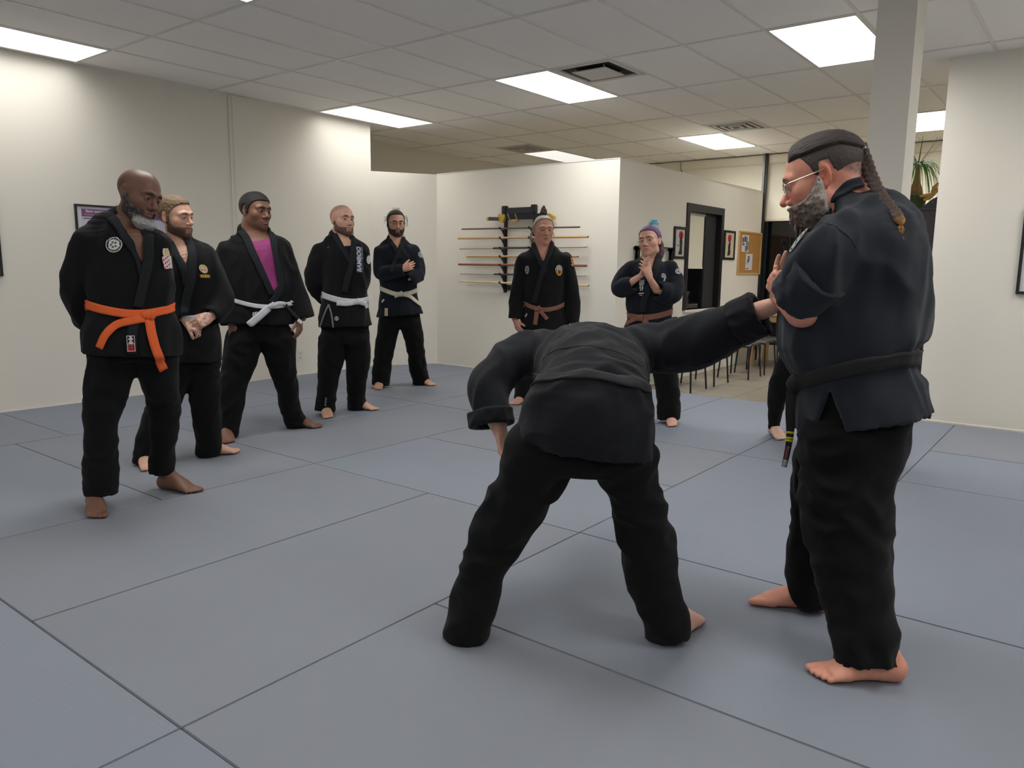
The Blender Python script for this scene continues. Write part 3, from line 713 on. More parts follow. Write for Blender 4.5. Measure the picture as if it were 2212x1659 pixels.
# dragon-like driftwood ornament on a black stand
ob = Vector((plane(2001, 440, 1, YC + 0.04)[0], YC + 0.0, zc)); t = thing('ornament', 'golden driftwood ornament on a black wedge stand beside the plant pot', 'ornament', ob)
bm = bmesh.new(); add_prism(bm, [ob + Vector((-0.04, 0, 0)), ob + Vector((0.18, 0, 0)), ob + Vector((0.18, 0, 0.15)), ob + Vector((0.05, 0, 0.08))], (0, 0.08, 0)); obj('stand', bm, M_black, t)
for k, (pts, r) in enumerate([([(-0.05, -0.02, 0.115), (-0.01, 0.01, 0.12), (0.05, 0.02, 0.135), (0.11, 0.02, 0.19)], [0.012, 0.022, 0.02, 0.014]), ([(-0.02, 0, 0.075), (0.03, 0.01, 0.10), (0.07, 0.02, 0.14)], [0.012, 0.017, 0.015]), ([(0.05, 0.02, 0.15), (0.065, 0.02, 0.2), (0.09, 0.02, 0.24)], [0.02, 0.022, 0.008])]):
    bm = bmesh.new(); add_tube(bm, [ob + Vector(p) for p in pts], r, 8); obj('driftwood', bm, mat('golden_driftwood', (164, 128, 58), 0.45), t, smooth=True)

# ---------------------------------------------------------------- modelling toolkit for people and cloth:
# signed-distance primitives blended smoothly, turned into one continuous surface (surface nets)
F32 = np.float32
from concurrent.futures import ThreadPoolExecutor
POOL = ThreadPoolExecutor(4)


def catmull(P, n):
    P = np.asarray(P, float)
    if len(P) < 3: return np.array([P[0] + (P[-1] - P[0]) * t for t in np.linspace(0, 1, n)])
    Q = np.vstack([2 * P[0] - P[1], P, 2 * P[-1] - P[-2]]); out = []
    ts = np.linspace(0, len(P) - 1 - 1e-9, n)
    for t in ts:
        i = int(t); u = t - i; a, b, c, d = Q[i], Q[i + 1], Q[i + 2], Q[i + 3]
        out.append(0.5 * ((2 * b) + (-a + c) * u + (2 * a - 5 * b + 4 * c - d) * u * u + (-a + 3 * b - 3 * c + d) * u ** 3))
    return np.array(out)


class Loft:
    """swept ellipse: points P, half widths a (along side) and b (across), cap 'r' or 'f' at each end"""

    def __init__(s, P, a, b, side, caps='rr', seg=None):
        P = np.asarray(P, float); n = len(P)
        a = np.broadcast_to(np.asarray(a, float), (n,)); b = np.broadcast_to(np.asarray(b, float), (n,))
        S = np.broadcast_to(np.asarray(side, float), (n, 3))
        m = seg or (2 if n == 2 else (n - 1) * 4 + 1)
        D = catmull(np.hstack([P, a[:, None], b[:, None], S]), m)
        D = D.astype(F32); s.P, s.a, s.b = D[:, :3], np.maximum(D[:, 3], F32(1e-4)), np.maximum(D[:, 4], F32(1e-4))
        S = D[:, 5:8]; s.S = S / np.linalg.norm(S, axis=1)[:, None]; s.caps = caps
        r = np.maximum(s.a, s.b)[:, None]; s.lo = (s.P - r).min(0); s.hi = (s.P + r).max(0)

    def __call__(s, X):
        A = s.P[:-1]; B = s.P[1:]; V = B - A; L2 = (V * V).sum(1) + 1e-12; i0 = 0
        if len(X) > 60 and len(A) > 2:      # only the segments that can be nearest to this block of points
            c = X[len(X) // 2]; R = np.sqrt(((X - c) ** 2).sum(1).max()); tt = np.clip(((c - A) * V).sum(1) / L2, 0, 1); dd = np.sqrt(((c - A - tt[:, None] * V) ** 2).sum(1))
            ok = np.nonzero(dd <= dd.min() + 2 * R)[0]; i0 = ok[0]; i1 = ok[-1] + 1; A, V, L2 = A[i0:i1], V[i0:i1], L2[i0:i1]
        W = X[:, None, :] - A[None]; t0 = (W * V[None]).sum(2) / L2
        t = np.clip(t0, 0, 1); D = W - t[:, :, None] * V[None]; d2 = (D * D).sum(2)
        k = d2.argmin(1); ix = np.arange(len(X)); tt = t[ix, k]; Dv = D[ix, k]; t0 = t0[ix, k]
        Vk = V[k]; Lk = L2[k]; k = k + i0
        T = Vk / np.sqrt(Lk)[:, None]; S = s.S[k] + (s.S[k + 1] - s.S[k]) * tt[:, None]
        S = S - (S * T).sum(1)[:, None] * T; S /= np.linalg.norm(S, axis=1)[:, None] + 1e-9; N = np.cross(T, S)
        a = s.a[k] + (s.a[k + 1] - s.a[k]) * tt; b = s.b[k] + (s.b[k + 1] - s.b[k]) * tt
        lx = (Dv * S).sum(1); ly = (Dv * N).sum(1); lz = (Dv * T).sum(1)
        n = len(s.P) - 2
        st = (k == 0) & (t0 < 0); en = (k == n) & (t0 > 1)
        fl = (st & (s.caps[0] == 'f')) | (en & (s.caps[1] == 'f'))
        lzr = np.where(fl, 0, lz); c = np.minimum(a, b)
        q = np.sqrt((lx / a) ** 2 + (ly / b) ** 2 + (lzr / c) ** 2) + 1e-9
        rad = np.sqrt(lx * lx + ly * ly + lzr * lzr)
        d = np.where(rad < 1e-6, -c, rad * (1 - 1 / q)); d = np.maximum(d, -c)
        return np.where(fl, np.maximum(d, np.abs(lz)), d)


class Ell:
    """ellipsoid with axes frame R (columns)"""

    def __init__(s, c, r, R=None):
        s.c = np.asarray(c, F32); s.r = np.broadcast_to(np.asarray(r, F32), (3,)); s.R = np.eye(3, dtype=F32) if R is None else np.asarray(R, F32)
        e = np.sqrt(((s.R * s.r) ** 2).sum(1)); s.lo = s.c - e; s.hi = s.c + e

    def __call__(s, X):
        p = (X - s.c) @ s.R; k = np.sqrt(((p / s.r) ** 2).sum(1)) + 1e-9; k2 = np.sqrt(((p / s.r ** 2) ** 2).sum(1)) + 1e-9
        return k * (k - 1) / k2


class Fn:
    def __init__(s, f, lo, hi): s.f = f; s.lo = np.asarray(lo, float); s.hi = np.asarray(hi, float)
    def __call__(s, X): return s.f(X)


def smin(a, b, k):
    h = np.maximum(k - np.abs(a - b), 0) / k; return np.minimum(a, b) - h * h * k * 0.25


class Sdf:
    def __init__(s): s.ops = []
    def add(s, p, k=0.02): s.ops.append(('u', p, k)); return s
    def sub(s, p, k=0.004): s.ops.append(('s', p, k)); return s
    def isect(s, p, k=0.004): s.ops.append(('i', p, k)); return s

    def box(s, m=0.0):
        U = [p for o, p, k in s.ops if o == 'u']; return np.min([p.lo for p in U], 0) - m, np.max([p.hi for p in U], 0) + m

    def __call__(s, X, lo=None, hi=None):
        X = np.asarray(X, F32); d = np.full(len(X), 1.0, F32)
        if lo is None: lo, hi = X.min(0), X.max(0)
        for o, p, k in s.ops:
            if o != 'i' and (np.any(p.lo - k - 0.06 > hi) or np.any(p.hi + k + 0.06 < lo)): continue
            v = p(X)
            if o == 'u': d = smin(d, v, k)
            elif o == 's': d = -smin(-d, v, k)
            else: d = -smin(-d, -v, k)
        return d

    def at(s, X):
        """evaluate at arbitrary scattered points"""
        X = np.atleast_2d(X); return s(X, np.full(3, -1e9), np.full(3, 1e9)) if False else s(X, X.min(0), X.max(0))

    def grad(s, X, e=0.002):
        g = np.stack([s.at(X + np.eye(3)[i] * e) - s.at(X - np.eye(3)[i] * e) for i in range(3)], -1)
        return g / (np.linalg.norm(g, axis=1)[:, None] + 1e-9)


def nets(sdf, h, lo=None, hi=None, disp=None):
    """surface nets of the zero level, block by block; returns verts, quads"""
    if lo is None: lo, hi = sdf.box(2 * h + 0.004)
    lo = np.asarray(lo, float); n = np.ceil((np.asarray(hi) - lo) / h).astype(int) + 2
    B, b = 24, 6; nb = np.ceil(n / B).astype(int); n = nb * B
    G = np.full(n, 1.0, F32)
    cs = (np.stack(np.meshgrid(*[np.arange(m) for m in nb], indexing='ij'), -1).reshape(-1, 3))
    half = b * h / 2; k3 = np.stack(np.meshgrid(*[np.arange(B // b)] * 3, indexing='ij'), -1).reshape(-1, 3)
    loc = (np.stack(np.meshgrid(*[np.arange(b)] * 3, indexing='ij'), -1).reshape(-1, 3) * h).astype(F32); rad = half * 1.732 * 1.2 + 0.006

    def work(c):
        o = lo + c * B * h; cc = (o + k3 * b * h + half).astype(F32); dv = sdf(cc, o, o + B * h)
        if dv.min() > 0.9: return
        act = np.abs(dv) <= rad
        for q, v in zip(k3[~act], dv[~act]):
            i, j, k = c * B + q * b; G[i:i + b, j:j + b, k:k + b] = v
        if act.any():
            ca = cc[act]; X = (ca[:, None] - F32(half) + loc[None]).reshape(-1, 3); r = sdf(X, X.min(0), X.max(0)).reshape(-1, b, b, b)
            for q, v in zip(k3[act], r):
                i, j, k = c * B + q * b; G[i:i + b, j:j + b, k:k + b] = v
    list(POOL.map(work, cs))
    S = G < 0; nx, ny, nz = G.shape
    # cells with sign change
    c8 = [S[i:nx - 1 + i, j:ny - 1 + j, k:nz - 1 + k] for i in (0, 1) for j in (0, 1) for k in (0, 1)]
    cnt = sum(c.astype(np.int8) for c in c8); act = (cnt > 0) & (cnt < 8)
    I = np.argwhere(act); idx = np.full(act.shape, -1, np.int32); idx[tuple(I.T)] = np.arange(len(I))
    acc = np.zeros((len(I), 3)); w = np.zeros(len(I))
    for ax in range(3):
        oth = [a for a in range(3) if a != ax]
        for u in (0, 1):
            for v in (0, 1):
                o = np.zeros(3, int); o[oth[0]] = u; o[oth[1]] = v; p = I + o; q = p.copy(); q[:, ax] += 1
                a = G[tuple(p.T)]; b = G[tuple(q.T)]; m = (a < 0) != (b < 0)
                t = np.where(m, a / np.where(m, a - b, 1), 0)
                pt = o + 0.0 * I; pt = np.broadcast_to(o, I.shape).astype(float).copy(); pt[:, ax] += t
                acc[m] += pt[m]; w[m] += 1
    V = (I + acc / w[:, None]) * h + lo
    Q = []
    for ax in range(3):
        a1, a2 = (ax + 1) % 3, (ax + 2) % 3
        sl0 = [slice(1, m - 1) for m in G.shape]; sl1 = list(sl0); sl0[ax] = slice(0, G.shape[ax] - 1); sl1[ax] = slice(1, G.shape[ax])
        e = S[tuple(sl0)] != S[tuple(sl1)]; E = np.argwhere(e); off = np.ones(3, int); off[ax] = 0; E = E + off
        flip = S[tuple(E.T)]
        d1 = np.zeros(3, int); d1[a1] = 1; d2 = np.zeros(3, int); d2[a2] = 1
        q = np.stack([idx[tuple((E - d1 - d2).T)], idx[tuple((E - d2).T)], idx[tuple(E.T)], idx[tuple((E - d1).T)]], -1)
        q[~flip] = q[~flip][:, ::-1]; Q.append(q)
    Q = np.vstack(Q); Q = Q[(Q >= 0).all(1)]
    return V, Q


def mesh_np(name, V, Q, m, cols=None, smooth=True):
    me = bpy.data.meshes.new(name)
    V = np.ascontiguousarray(V, F32); Q = np.ascontiguousarray(Q, np.int32); k = Q.shape[1]
    me.vertices.add(len(V)); me.vertices.foreach_set('co', V.ravel())
    me.loops.add(Q.size); me.loops.foreach_set('vertex_index', Q.ravel())
    me.polygons.add(len(Q)); me.polygons.foreach_set('loop_start', np.arange(0, Q.size, k, dtype=np.int32)); me.polygons.foreach_set('loop_total', np.full(len(Q), k, np.int32))
    me.update(calc_edges=True); me.validate()
    if smooth: me.shade_smooth()
    if cols is not None:
        a = me.color_attributes.new('Col', 'FLOAT_COLOR', 'POINT'); cc = np.ones((len(V), 4), F32); cc[:, :3] = cols; a.data.foreach_set('color', cc.ravel())
    me.materials.append(m); return me


def join_np(parts):
    V, Q, Cc, o = [], [], [], 0
    for v, q, c in parts: V.append(v); Q.append(q + o); Cc.append(c); o += len(v)
    return np.vstack(V), np.vstack(Q), (np.vstack(Cc) if Cc[0] is not None else None)


_rs = np.random.RandomState(4); _perm = np.tile(_rs.permutation(256), 3); _g3 = _rs.normal(size=(256, 3)); _g3 /= np.linalg.norm(_g3, axis=1)[:, None]


def pnoise(X):
    i = np.floor(X).astype(int); f = X - i; u = f * f * f * (f * (f * 6 - 15) + 10); i &= 255; r = 0
    for a in (0, 1):
        for b in (0, 1):
            for c in (0, 1):
                g = _g3[_perm[_perm[_perm[i[:, 0] + a] + i[:, 1] + b] + i[:, 2] + c]]
                w = (u[:, 0] if a else 1 - u[:, 0]) * (u[:, 1] if b else 1 - u[:, 1]) * (u[:, 2] if c else 1 - u[:, 2])
                r = r + w * (g * (f - [a, b, c])).sum(1)
    return r


def vnormals(V, Q):
    n = np.cross(V[Q[:, 2]] - V[Q[:, 0]], V[Q[:, 3]] - V[Q[:, 1]]); N = np.zeros_like(V)
    for k in range(4): np.add.at(N, Q[:, k], n)
    return N / (np.linalg.norm(N, axis=1)[:, None] + 1e-12)


def folds(V, Q, amp=0.006, scale=7.0, stretch=(1, 1, 0.45), seed=0, hollows=()):
    """cloth folds: ridged noise stretched downwards"""
    N = vnormals(V, Q)
    for hl in hollows:      # inner wall of a cuff or hem: move it with the outer wall
        k = (np.abs(hl(V.astype(F32))) < .0045); N[k] *= -1
    N = N * np.where(N[:, 2:] < -.75, .15, 1.0); P = V * np.array(stretch) * scale + seed * 17.3
    wv = pnoise(P * 0.5 + 5)[:, None]; n1 = pnoise(P + wv * 1.3); r = 1 - np.abs(n1) * 3.2
    r = np.clip(r, -0.6, 1) ** 1; n2 = pnoise(P * 2.3 + 31)
    return V + N * ((r - 0.35) * amp + n2 * amp * 0.45)[:, None]


def smooth_np(V, Q, it=1, lam=0.5):
    e = np.vstack([Q[:, [0, 1]], Q[:, [1, 2]], Q[:, [2, 3]], Q[:, [3, 0]]]); e = np.vstack([e, e[:, ::-1]])
    cnt = np.bincount(e[:, 0], minlength=len(V)).astype(float)
    for _ in range(it):
        A = np.stack([np.bincount(e[:, 0], weights=V[e[:, 1], k], minlength=len(V)) for k in range(3)], -1) / np.maximum(cnt, 1)[:, None]
        V = V + (A - V) * lam
    return V


def settle(P, f, off, it=4):
    """move points onto the level 'off' of the field"""
    P = np.array(P, float)
    for _ in range(it):
        d = f.at(P); g = f.grad(P); P = P - g * np.clip(d - off, -0.05, 0.05)[:, None]
    return P


BVHS = []
LIFT = [0.0]


def push_out(A, off, reach=.06):
    """lift points that ended up under the folded cloth back above it"""
    if not BVHS: return A
    A = np.array(A, float)
    for i, p in enumerate(A):
        for tr in BVHS:
            loc, nr, ix, ds = tr.find_nearest(p, reach)
            if loc is not None:
                sg = float((Vector(p) - loc).dot(nr))
                if sg < off: p = p + np.array(nr) * (off - sg); A[i] = p
    return A


def unit(v): v = np.asarray(v, float); return v / np.linalg.norm(v)


def ribbon(name, path, width, f, off, m, parent, thick=0.005, nseg=None, wn=5, vdir=None, conform=True, front=None, curl=0.0):
    """strip of cloth laid along a path of points, settled onto the field f (None: free in space)"""
    P = catmull(path, nseg or max(8, len(path) * 5)); n = len(P)
    if f is not None: P = settle(P, f, off)
    T = np.gradient(P, axis=0); T /= np.linalg.norm(T, axis=1)[:, None] + 1e-9
    N = f.grad(P) if f is not None else np.broadcast_to(unit(front), (n, 3)); N = N - (N * T).sum(1)[:, None] * T; N /= np.linalg.norm(N, axis=1)[:, None] + 1e-9
    W = np.cross(T, N) if vdir is None else np.broadcast_to(unit(vdir), (n, 3))
    wd = np.broadcast_to(np.asarray(width, float) if np.ndim(width) == 0 else np.interp(np.linspace(0, 1, n), np.linspace(0, 1, len(width)), width), (n,))
    rows = []
    us = np.linspace(-0.5, 0.5, wn)
    for u in us: rows.append(P + W * (wd * u)[:, None])
    A = np.stack(rows, 1).reshape(-1, 3)
    if f is not None and conform: A = push_out(settle(A, f, off), off * .8)
    if f is not None: NN = f.grad(A)
    else: NN = np.repeat(N, wn, 0); A = A + NN * (-(np.tile(us, n) ** 2) * curl)[:, None]
    Bk = A - NN * thick * 0.6; Ft = A + NN * thick * 0.4
    V = np.vstack([Ft, Bk]); o = n * wn; Q = []
    for i in range(n - 1):
        for j in range(wn - 1):
            a, b, c, d = i * wn + j, i * wn + j + 1, (i + 1) * wn + j + 1, (i + 1) * wn + j
            Q.append((a, b, c, d)); Q.append((d + o, c + o, b + o, a + o))
        for j in (0, wn - 1):
            a, d = i * wn + j, (i + 1) * wn + j; Q.append((a, d, d + o, a + o) if j == 0 else (d, a, a + o, d + o))
    for i in (0, n - 1):
        for j in range(wn - 1):
            a, b = i * wn + j, i * wn + j + 1; Q.append((b, a, a + o, b + o) if i == 0 else (a, b, b + o, a + o))
    me = mesh_np(name, V, np.array(Q), m); bm = bmesh.new(); bm.from_mesh(me); bmesh.ops.recalc_face_normals(bm, faces=bm.faces[:]); bm.to_mesh(me); bm.free()
    return obj(name, me, None, parent)


M_emb = mat('embroidery', (200, 200, 200), 0.85, attr='Col')


def emblem(name, c, xd, yd, w, h, f, parent, fn, n=34, off=0.004, mask=None, label=None):
    """embroidered patch: grid settled on the cloth, colour per face from fn(u,v) with u,v in -1..1; fn returns None outside"""
    us = np.linspace(-1, 1, n + 1); X, Y = np.meshgrid(us, us, indexing='ij')
    c = np.asarray(c, float); A = c + X.reshape(-1, 1) * unit(xd) * w / 2 + Y.reshape(-1, 1) * unit(yd) * h / 2
    if f is not None:
        A = settle(A, f, off, 3); g_ = push_out(A[::7], off); lift = min(np.percentile(np.linalg.norm(g_ - A[::7], axis=1), 92), .014); A = A + f.grad(A) * lift; LIFT[0] = lift
    Q, cl = [], []
    for i in range(n):
        for j in range(n):
            k = fn((us[i] + us[i + 1]) / 2, (us[j] + us[j + 1]) / 2)
            if k is None: continue
            a = i * (n + 1) + j; Q.append((a, a + n + 1, a + n + 2, a + 1)); cl.append(lin(k))
    Q = np.array(Q); me = bpy.data.meshes.new(name); V = A[Q.ravel()]
    me = mesh_np(name, V, np.arange(len(V)).reshape(-1, 4), M_emb, smooth=True)
    at = me.color_attributes.new('Col', 'FLOAT_COLOR', 'CORNER'); cc = np.ones((len(V), 4), F32); cc[:, :3] = np.repeat(np.array(cl), 4, 0); at.data.foreach_set('color', cc.ravel())
    o = obj(name, me, None, parent)
    if label: o['label'] = label
    return o

# ---------------------------------------------------------------- people
M_gi = mat('black_cotton', (17, 18, 20), 0.92, bump=(900, 0.25, 0.0015), spec=0.16, sheen=0.05, var=0.12, vscale=5)
M_gi2 = mat('faded_black_cotton', (33, 38, 46), 0.92, bump=(900, 0.25, 0.0015), spec=0.16, sheen=0.1, var=0.15, vscale=5)
M_gin = mat('dark_navy_cotton', (18, 22, 32), 0.9, bump=(900, 0.25, 0.0015), spec=0.18, sheen=0.06, var=0.12, vscale=5)
M_tr = mat('black_trouser_cotton', (13, 14, 16), 0.93, bump=(900, 0.25, 0.0015), spec=0.15, sheen=0.04, var=0.12, vscale=4)
M_lap = mat('black_lapel_weave', (24, 27, 31), 0.85, bump=(500, 0.4, 0.001), spec=0.3, stripes=('Z', 60, 2, 0.2))
M_bo = mat('orange_belt_cotton', (226, 98, 42), 0.75, bump=(500, 0.4, 0.001)); M_bw = mat('white_belt_cotton', (196, 198, 204), 0.8, bump=(500, 0.4, 0.001))
M_bc = mat('cream_belt_cotton', (200, 194, 176), 0.8, bump=(500, 0.4, 0.001)); M_bb = mat('brown_belt_cotton', (128, 84, 68), 0.8, bump=(500, 0.4, 0.001))
M_bk = mat('black_belt_cotton', (26, 26, 28), 0.8, bump=(500, 0.4, 0.001), stripes=('Z', 90, 0, 0.4))
M_skin = mat('skin', (200, 150, 130), 0.48, attr='Col', spec=0.45, sss=0.12, bump=(260, 0.12, 0.001), var=0.05, vscale=60)
M_eye = mat('eye', (225, 220, 214), 0.15, attr='Col'); M_hair = mat('hair', (40, 30, 26), 0.6, attr='Col', bump=(320, 0.9, 0.003), var=0.35, vscale=140)
ZU = np.array([0, 0, 1.0])


from mathutils.bvhtree import BVHTree


class Fig:
    def __init__(s, label, base, skin=(196, 150, 132)):
        s.base = np.array([base[0], base[1], 0.0]); v = s.base - [0, 0, 0]; v[2] = 0; s.h = unit(v - np.array([CAM[0], CAM[1], 0])); s.lat = np.array([s.h[1], -s.h[0], 0.0])
        s.root = thing('person', label, 'person', vec(s.base)); s.skin = np.array(lin(skin)); s.skin8 = skin
        del BVHS[:]

    def p(s, u, v, d=0.0):
        r = ray(u, v); return CAM + r * (((s.base - CAM) @ s.h - d) / (r @ s.h))

    def m(s, px, d=0.0): return px * ((s.base + [0, 0, 0.9] - CAM - s.h * d) @ CF) / FOC

    def hit(s, u, v, f, off=0.0, d0=0.7):
        """first point of the cloth surface seen at the photo pixel (u, v)"""
        r = ray(u, v); L = np.linalg.norm(r); r = r / L; t = (((s.base - CAM) @ s.h) - d0) / (r @ s.h)
        for _ in range(90):
            P = CAM + r * t; dd = f.at(P[None])[0] - off
            if dd < 0.0008: return P
            t += min(max(dd * 0.7, 0.0008), 0.12)
            if t * (r @ s.h) > (s.base - CAM) @ s.h + 0.8: return None
        return CAM + r * t

    def hits(s, pts, f, off=0.0):
        out = []
        for q in pts:
            P = s.hit(q[0], q[1], f, off)
            if P is None: P = s.p(q[0], q[1], q[2] if len(q) > 2 else 0.1)
            out.append(P)
        return np.array(out)

    def rows(s, R):
        """rows (u, v, half width px, half depth m, d) -> Loft"""
        P = [s.p(r[0], r[1], r[4] if len(r) > 4 else 0) for r in R]; a = [s.m(r[2]) for r in R]; b = [r[3] for r in R]
        return np.array(P), np.array(a), np.array(b)

    def loft(s, R, caps='rr', grow=0.0, side=None):
        P, a, b = s.rows(R); return Loft(P, np.maximum(a + grow, .004), np.maximum(b + grow, .004), s.lat if side is None else side, caps)


def tube_rows(fig, R, k=1.0):
    """rows (u, v, d, r px[, depth factor]) -> points, radii"""
    P = [fig.p(r[0], r[1], r[2]) for r in R]; a = [fig.m(r[3], r[2]) * k for r in R]; b = [fig.m(r[3], r[2]) * (r[4] if len(r) > 4 else 1.0) * k for r in R]
    return np.array(P), np.array(a), np.array(b)


def hollow(sdf, P, a, b, side, at_end=True, depth=0.06, wall=0.019):
    """cut the inside out of a cuff or hem"""
    if not at_end: P, a, b = P[::-1], a[::-1], b[::-1]
    D = P[-1] - P[-2]; D = D / np.linalg.norm(D)
    Q = np.array([P[-1] - D * depth, P[-1] + D * 0.03]); sdf.sub(Loft(Q, [max(a[-1] - wall, .01)] * 2, [max(b[-1] - wall, .01)] * 2, side, 'ff'), 0.003)


def head_frame(fig, yaw, pitch=0.0, roll=0.0):
    ya, pi_, ro = [math.radians(a) for a in (yaw, pitch, roll)]
    f = -fig.h * math.cos(ya) + fig.lat * math.sin(ya); f2 = f * math.cos(pi_) - ZU * math.sin(pi_); u2 = ZU * math.cos(pi_) + f * math.sin(pi_)
    x = unit(np.cross(f2, u2))
    xr = x * math.cos(ro) + u2 * math.sin(ro); ur = u2 * math.cos(ro) - x * math.sin(ro)
    return np.stack([xr, f2, ur], 1)      # columns: subject's right, forward, up


def head_sdf(H):
    """head in its own frame, metres for a 0.235 m head"""
    g = H.get
    S = Sdf(); jw, ch = g('jaw', 1.0), g('cheek', 1.0)
    S.add(Ell((0, -.018, .036), (.0735, .094, .080)), .03)
    S.add(Ell((0, .022, .018), (.066, .070, .088)), .03)
    S.add(Ell((0, .030, -.040), (.056 * ch, .058, .062)), .03)
    S.add(Ell((0, .040, -.078), (.044 * jw, .046, .036)), .03)
    S.add(Ell((0, .070, -.098), (.020 * jw, .018, .018)), .02)
    for e in (-1, 1):
        S.add(Ell((e * .046 * ch, .050, -.022), (.020, .024, .022)), .025)
        S.add(Ell((e * .050 * jw, .005, -.065), (.016, .03, .026)), .03)
        S.add(Loft([(e * .010, .090 - g('soft', 0), .024), (e * .030, .088 - g('soft', 0), .029), (e * .048, .072, .022)], .009, .009, (0, 0, 1)), .016)
    for e in (-1, 1): S.sub(Ell((e * .031, .102, .004), (.019, .018, .013)), .014)
    n = g('nose', 1.0)
    S.add(Loft([(0, .086, .014), (0, .098, -.010), (0, .104 + .006 * n, -.030)], [.008, .0095, .0125 * g('nw', 1.0)], [.009, .010, .011], (1, 0, 0)), .010)
    for e in (-1, 1):
        S.add(Ell((e * .0125 * g('nw', 1.0), .095, -.035), (.0085, .011, .008)), .007)
    for e in (-1, 1): S.sub(Ell((e * .0065, .102, -.0435), (.0036, .005, .004)), .003)
    S.add(Loft([(-.020, .085, -.061), (-.007, .094, -.0575), (0, .0945, -.059), (.007, .094, -.0575), (.020, .085, -.061)], .0045, .0055, (0, 0, 1)), .007)
    S.add(Loft([(-.018, .084, -.068), (0, .0935, -.0705), (.018, .084, -.068)], .0055 * g('lip', 1), .0055, (0, 0, 1)), .007)
    S.sub(Loft([(-.022, .092, -.0635 - g('frown', 0)), (0, .101, -.064), (.022, .092, -.0635 - g('frown', 0))], .0016, .006, (0, 0, 1)), .003)
    # lids: ball with a slit
    op = g('open', 1.0) * .82
    for e in (-1, 1):
        S.add(Ell((e * .031, .0775, .004), (.0155, .0135, .0125)), .006)
        S.sub(Ell((e * .031, .0915, .0024), (.0148, .0155, .0046 * op)), .0012)
    for e in (-1, 1):
        ex = e * .0745
        c_, s_ = math.cos(e * .35), math.sin(e * .35); R = np.array([[c_, -s_, 0], [s_, c_, 0], [0, 0, 1]])
        S.add(Ell((ex, -.012, .000), (.0065, .017, .030), R), .006)
        S.add(Ell((ex - e * .001, -.005, -.024), (.006, .010, .011), R), .005)
        S.sub(Ell((ex + e * .0065, -.010, .004), (.0055, .0095, .018), R), .004)
        S.add(Ell((ex + e * .001, -.003, -.003), (.004, .005, .006)), .003)
    return S


def xform(S, c, R, s):
    lo, hi = S.box(); K = np.array([[x, y, z] for x in (lo[0], hi[0]) for y in (lo[1], hi[1]) for z in (lo[2], hi[2])]) * s @ R.T + c
    c, R = c.astype(F32), R.astype(F32); return Fn(lambda X: S.at((X - c) @ R / F32(s)) * F32(s), K.min(0), K.max(0))


def head(fig, H, cu, cv, d=0.0):
    """builds head parts; H: settings. Returns head centre, frame, scale"""
    R = head_frame(fig, H.get('yaw', 0), H.get('pitch', 0), H.get('roll', 0)); c = fig.p(cu, cv, d); s = H.get('s', 1.0)
    fig.hc, fig.hR, fig.hs = c, R, s; S = head_sdf(H); fig.hS = S
    fig.hfn = xform(S, c, R, s)
    return c, R, s


def loc2w(fig, x): return fig.hc + fig.hR @ (np.array(x) * fig.hs)


def face_cols(fig, X, H):
    L = (X - fig.hc) @ fig.hR / fig.hs; n = len(X); C_ = np.tile(fig.skin, (n, 1)); x, y, z = L.T
    def g(cx, cy, cz, rx, ry, rz): return np.exp(-(((np.abs(x) - cx) / rx) ** 2 + ((y - cy) / ry) ** 2 + ((z - cz) / rz) ** 2))
    inhead = (np.abs(x) < .1) & (y > -.13) & (y < .14) & (z > -.125) & (z < .14)
    red = H.get('red', 0.35)
    w = (g(.042, .06, -.028, .022, .03, .02) + g(0, .11, -.03, .016, .02, .014) + g(.078, -.01, 0, .012, .03, .03) * 1.2) * red * inhead
    C_ = C_ * (1 - w[:, None] * np.array([.02, .32, .34]))
    def mixc(w, rgb):
        nonlocal C_
        w = np.clip(w, 0, 1)[:, None] * inhead[:, None]; C_ = C_ * (1 - w) + np.array(lin(rgb)) * w
    nz = pnoise(L * 160) * .5 + pnoise(L * 420) * .5
    mixc(g(0, .094, -.064, .0165, .014, .0085) * 1.3 * (y > .078), H.get('lips', (150, 88, 84)))
    w = np.exp(-(((np.abs(x) - .029) / .021) ** 4 + ((z - .0275 + (np.abs(x) - .029) ** 2 * 14) / .0048) ** 2)) * (y > .04) * (1.35 + nz)
    mixc(w * H.get('brow', .9), H.get('browc', (60, 46, 38)))
    mixc(np.exp(-(((np.abs(x) - .031) / .017) ** 2 + ((z + .001) / .011) ** 2)) * (y > .05) * .35, tuple(int(a * .62) for a in fig.skin8))
    if H.get('stubble'):      # shadow of shaved scalp
        k, rgb = H['stubble']; hl = (z > .052 + .03 * (y > .0) * np.clip((y - .0) / .08, 0, 1) - .12 * np.clip(-y / .1, 0, 1)) & (y < .075)
        ww = np.clip((z - (.045 + .5 * np.clip(y, 0, .1) - .9 * np.clip(-y, 0, .1))) / .02, 0, 1) * np.clip((.085 - y) / .03, 0, 1); mixc(ww * k * (1 + nz), rgb)
    if H.get('beardc'):
        k, rgb, f = H['beardc']; mixc(f(x, y, z) * k * (1 + nz * .8), rgb)
    return C_


def hairline(top=.074, temple=0.0, burn=-.012, nape=-.062):
    """signed height above a natural hairline (positive = hair); head coordinates"""
    ys = np.array([-.13, -.09, -.060, -.042, -.036, -.030, -.004, .001, .012, .020, .034, .050, .070, .10])
    zs = np.array([nape, nape, -.050, -.035, .000, .033, .033, burn, burn, .012 + temple, .036 + temple, .056 + temple, top, top + .004])
    return lambda x, y, z: z - np.interp(y, ys, zs)


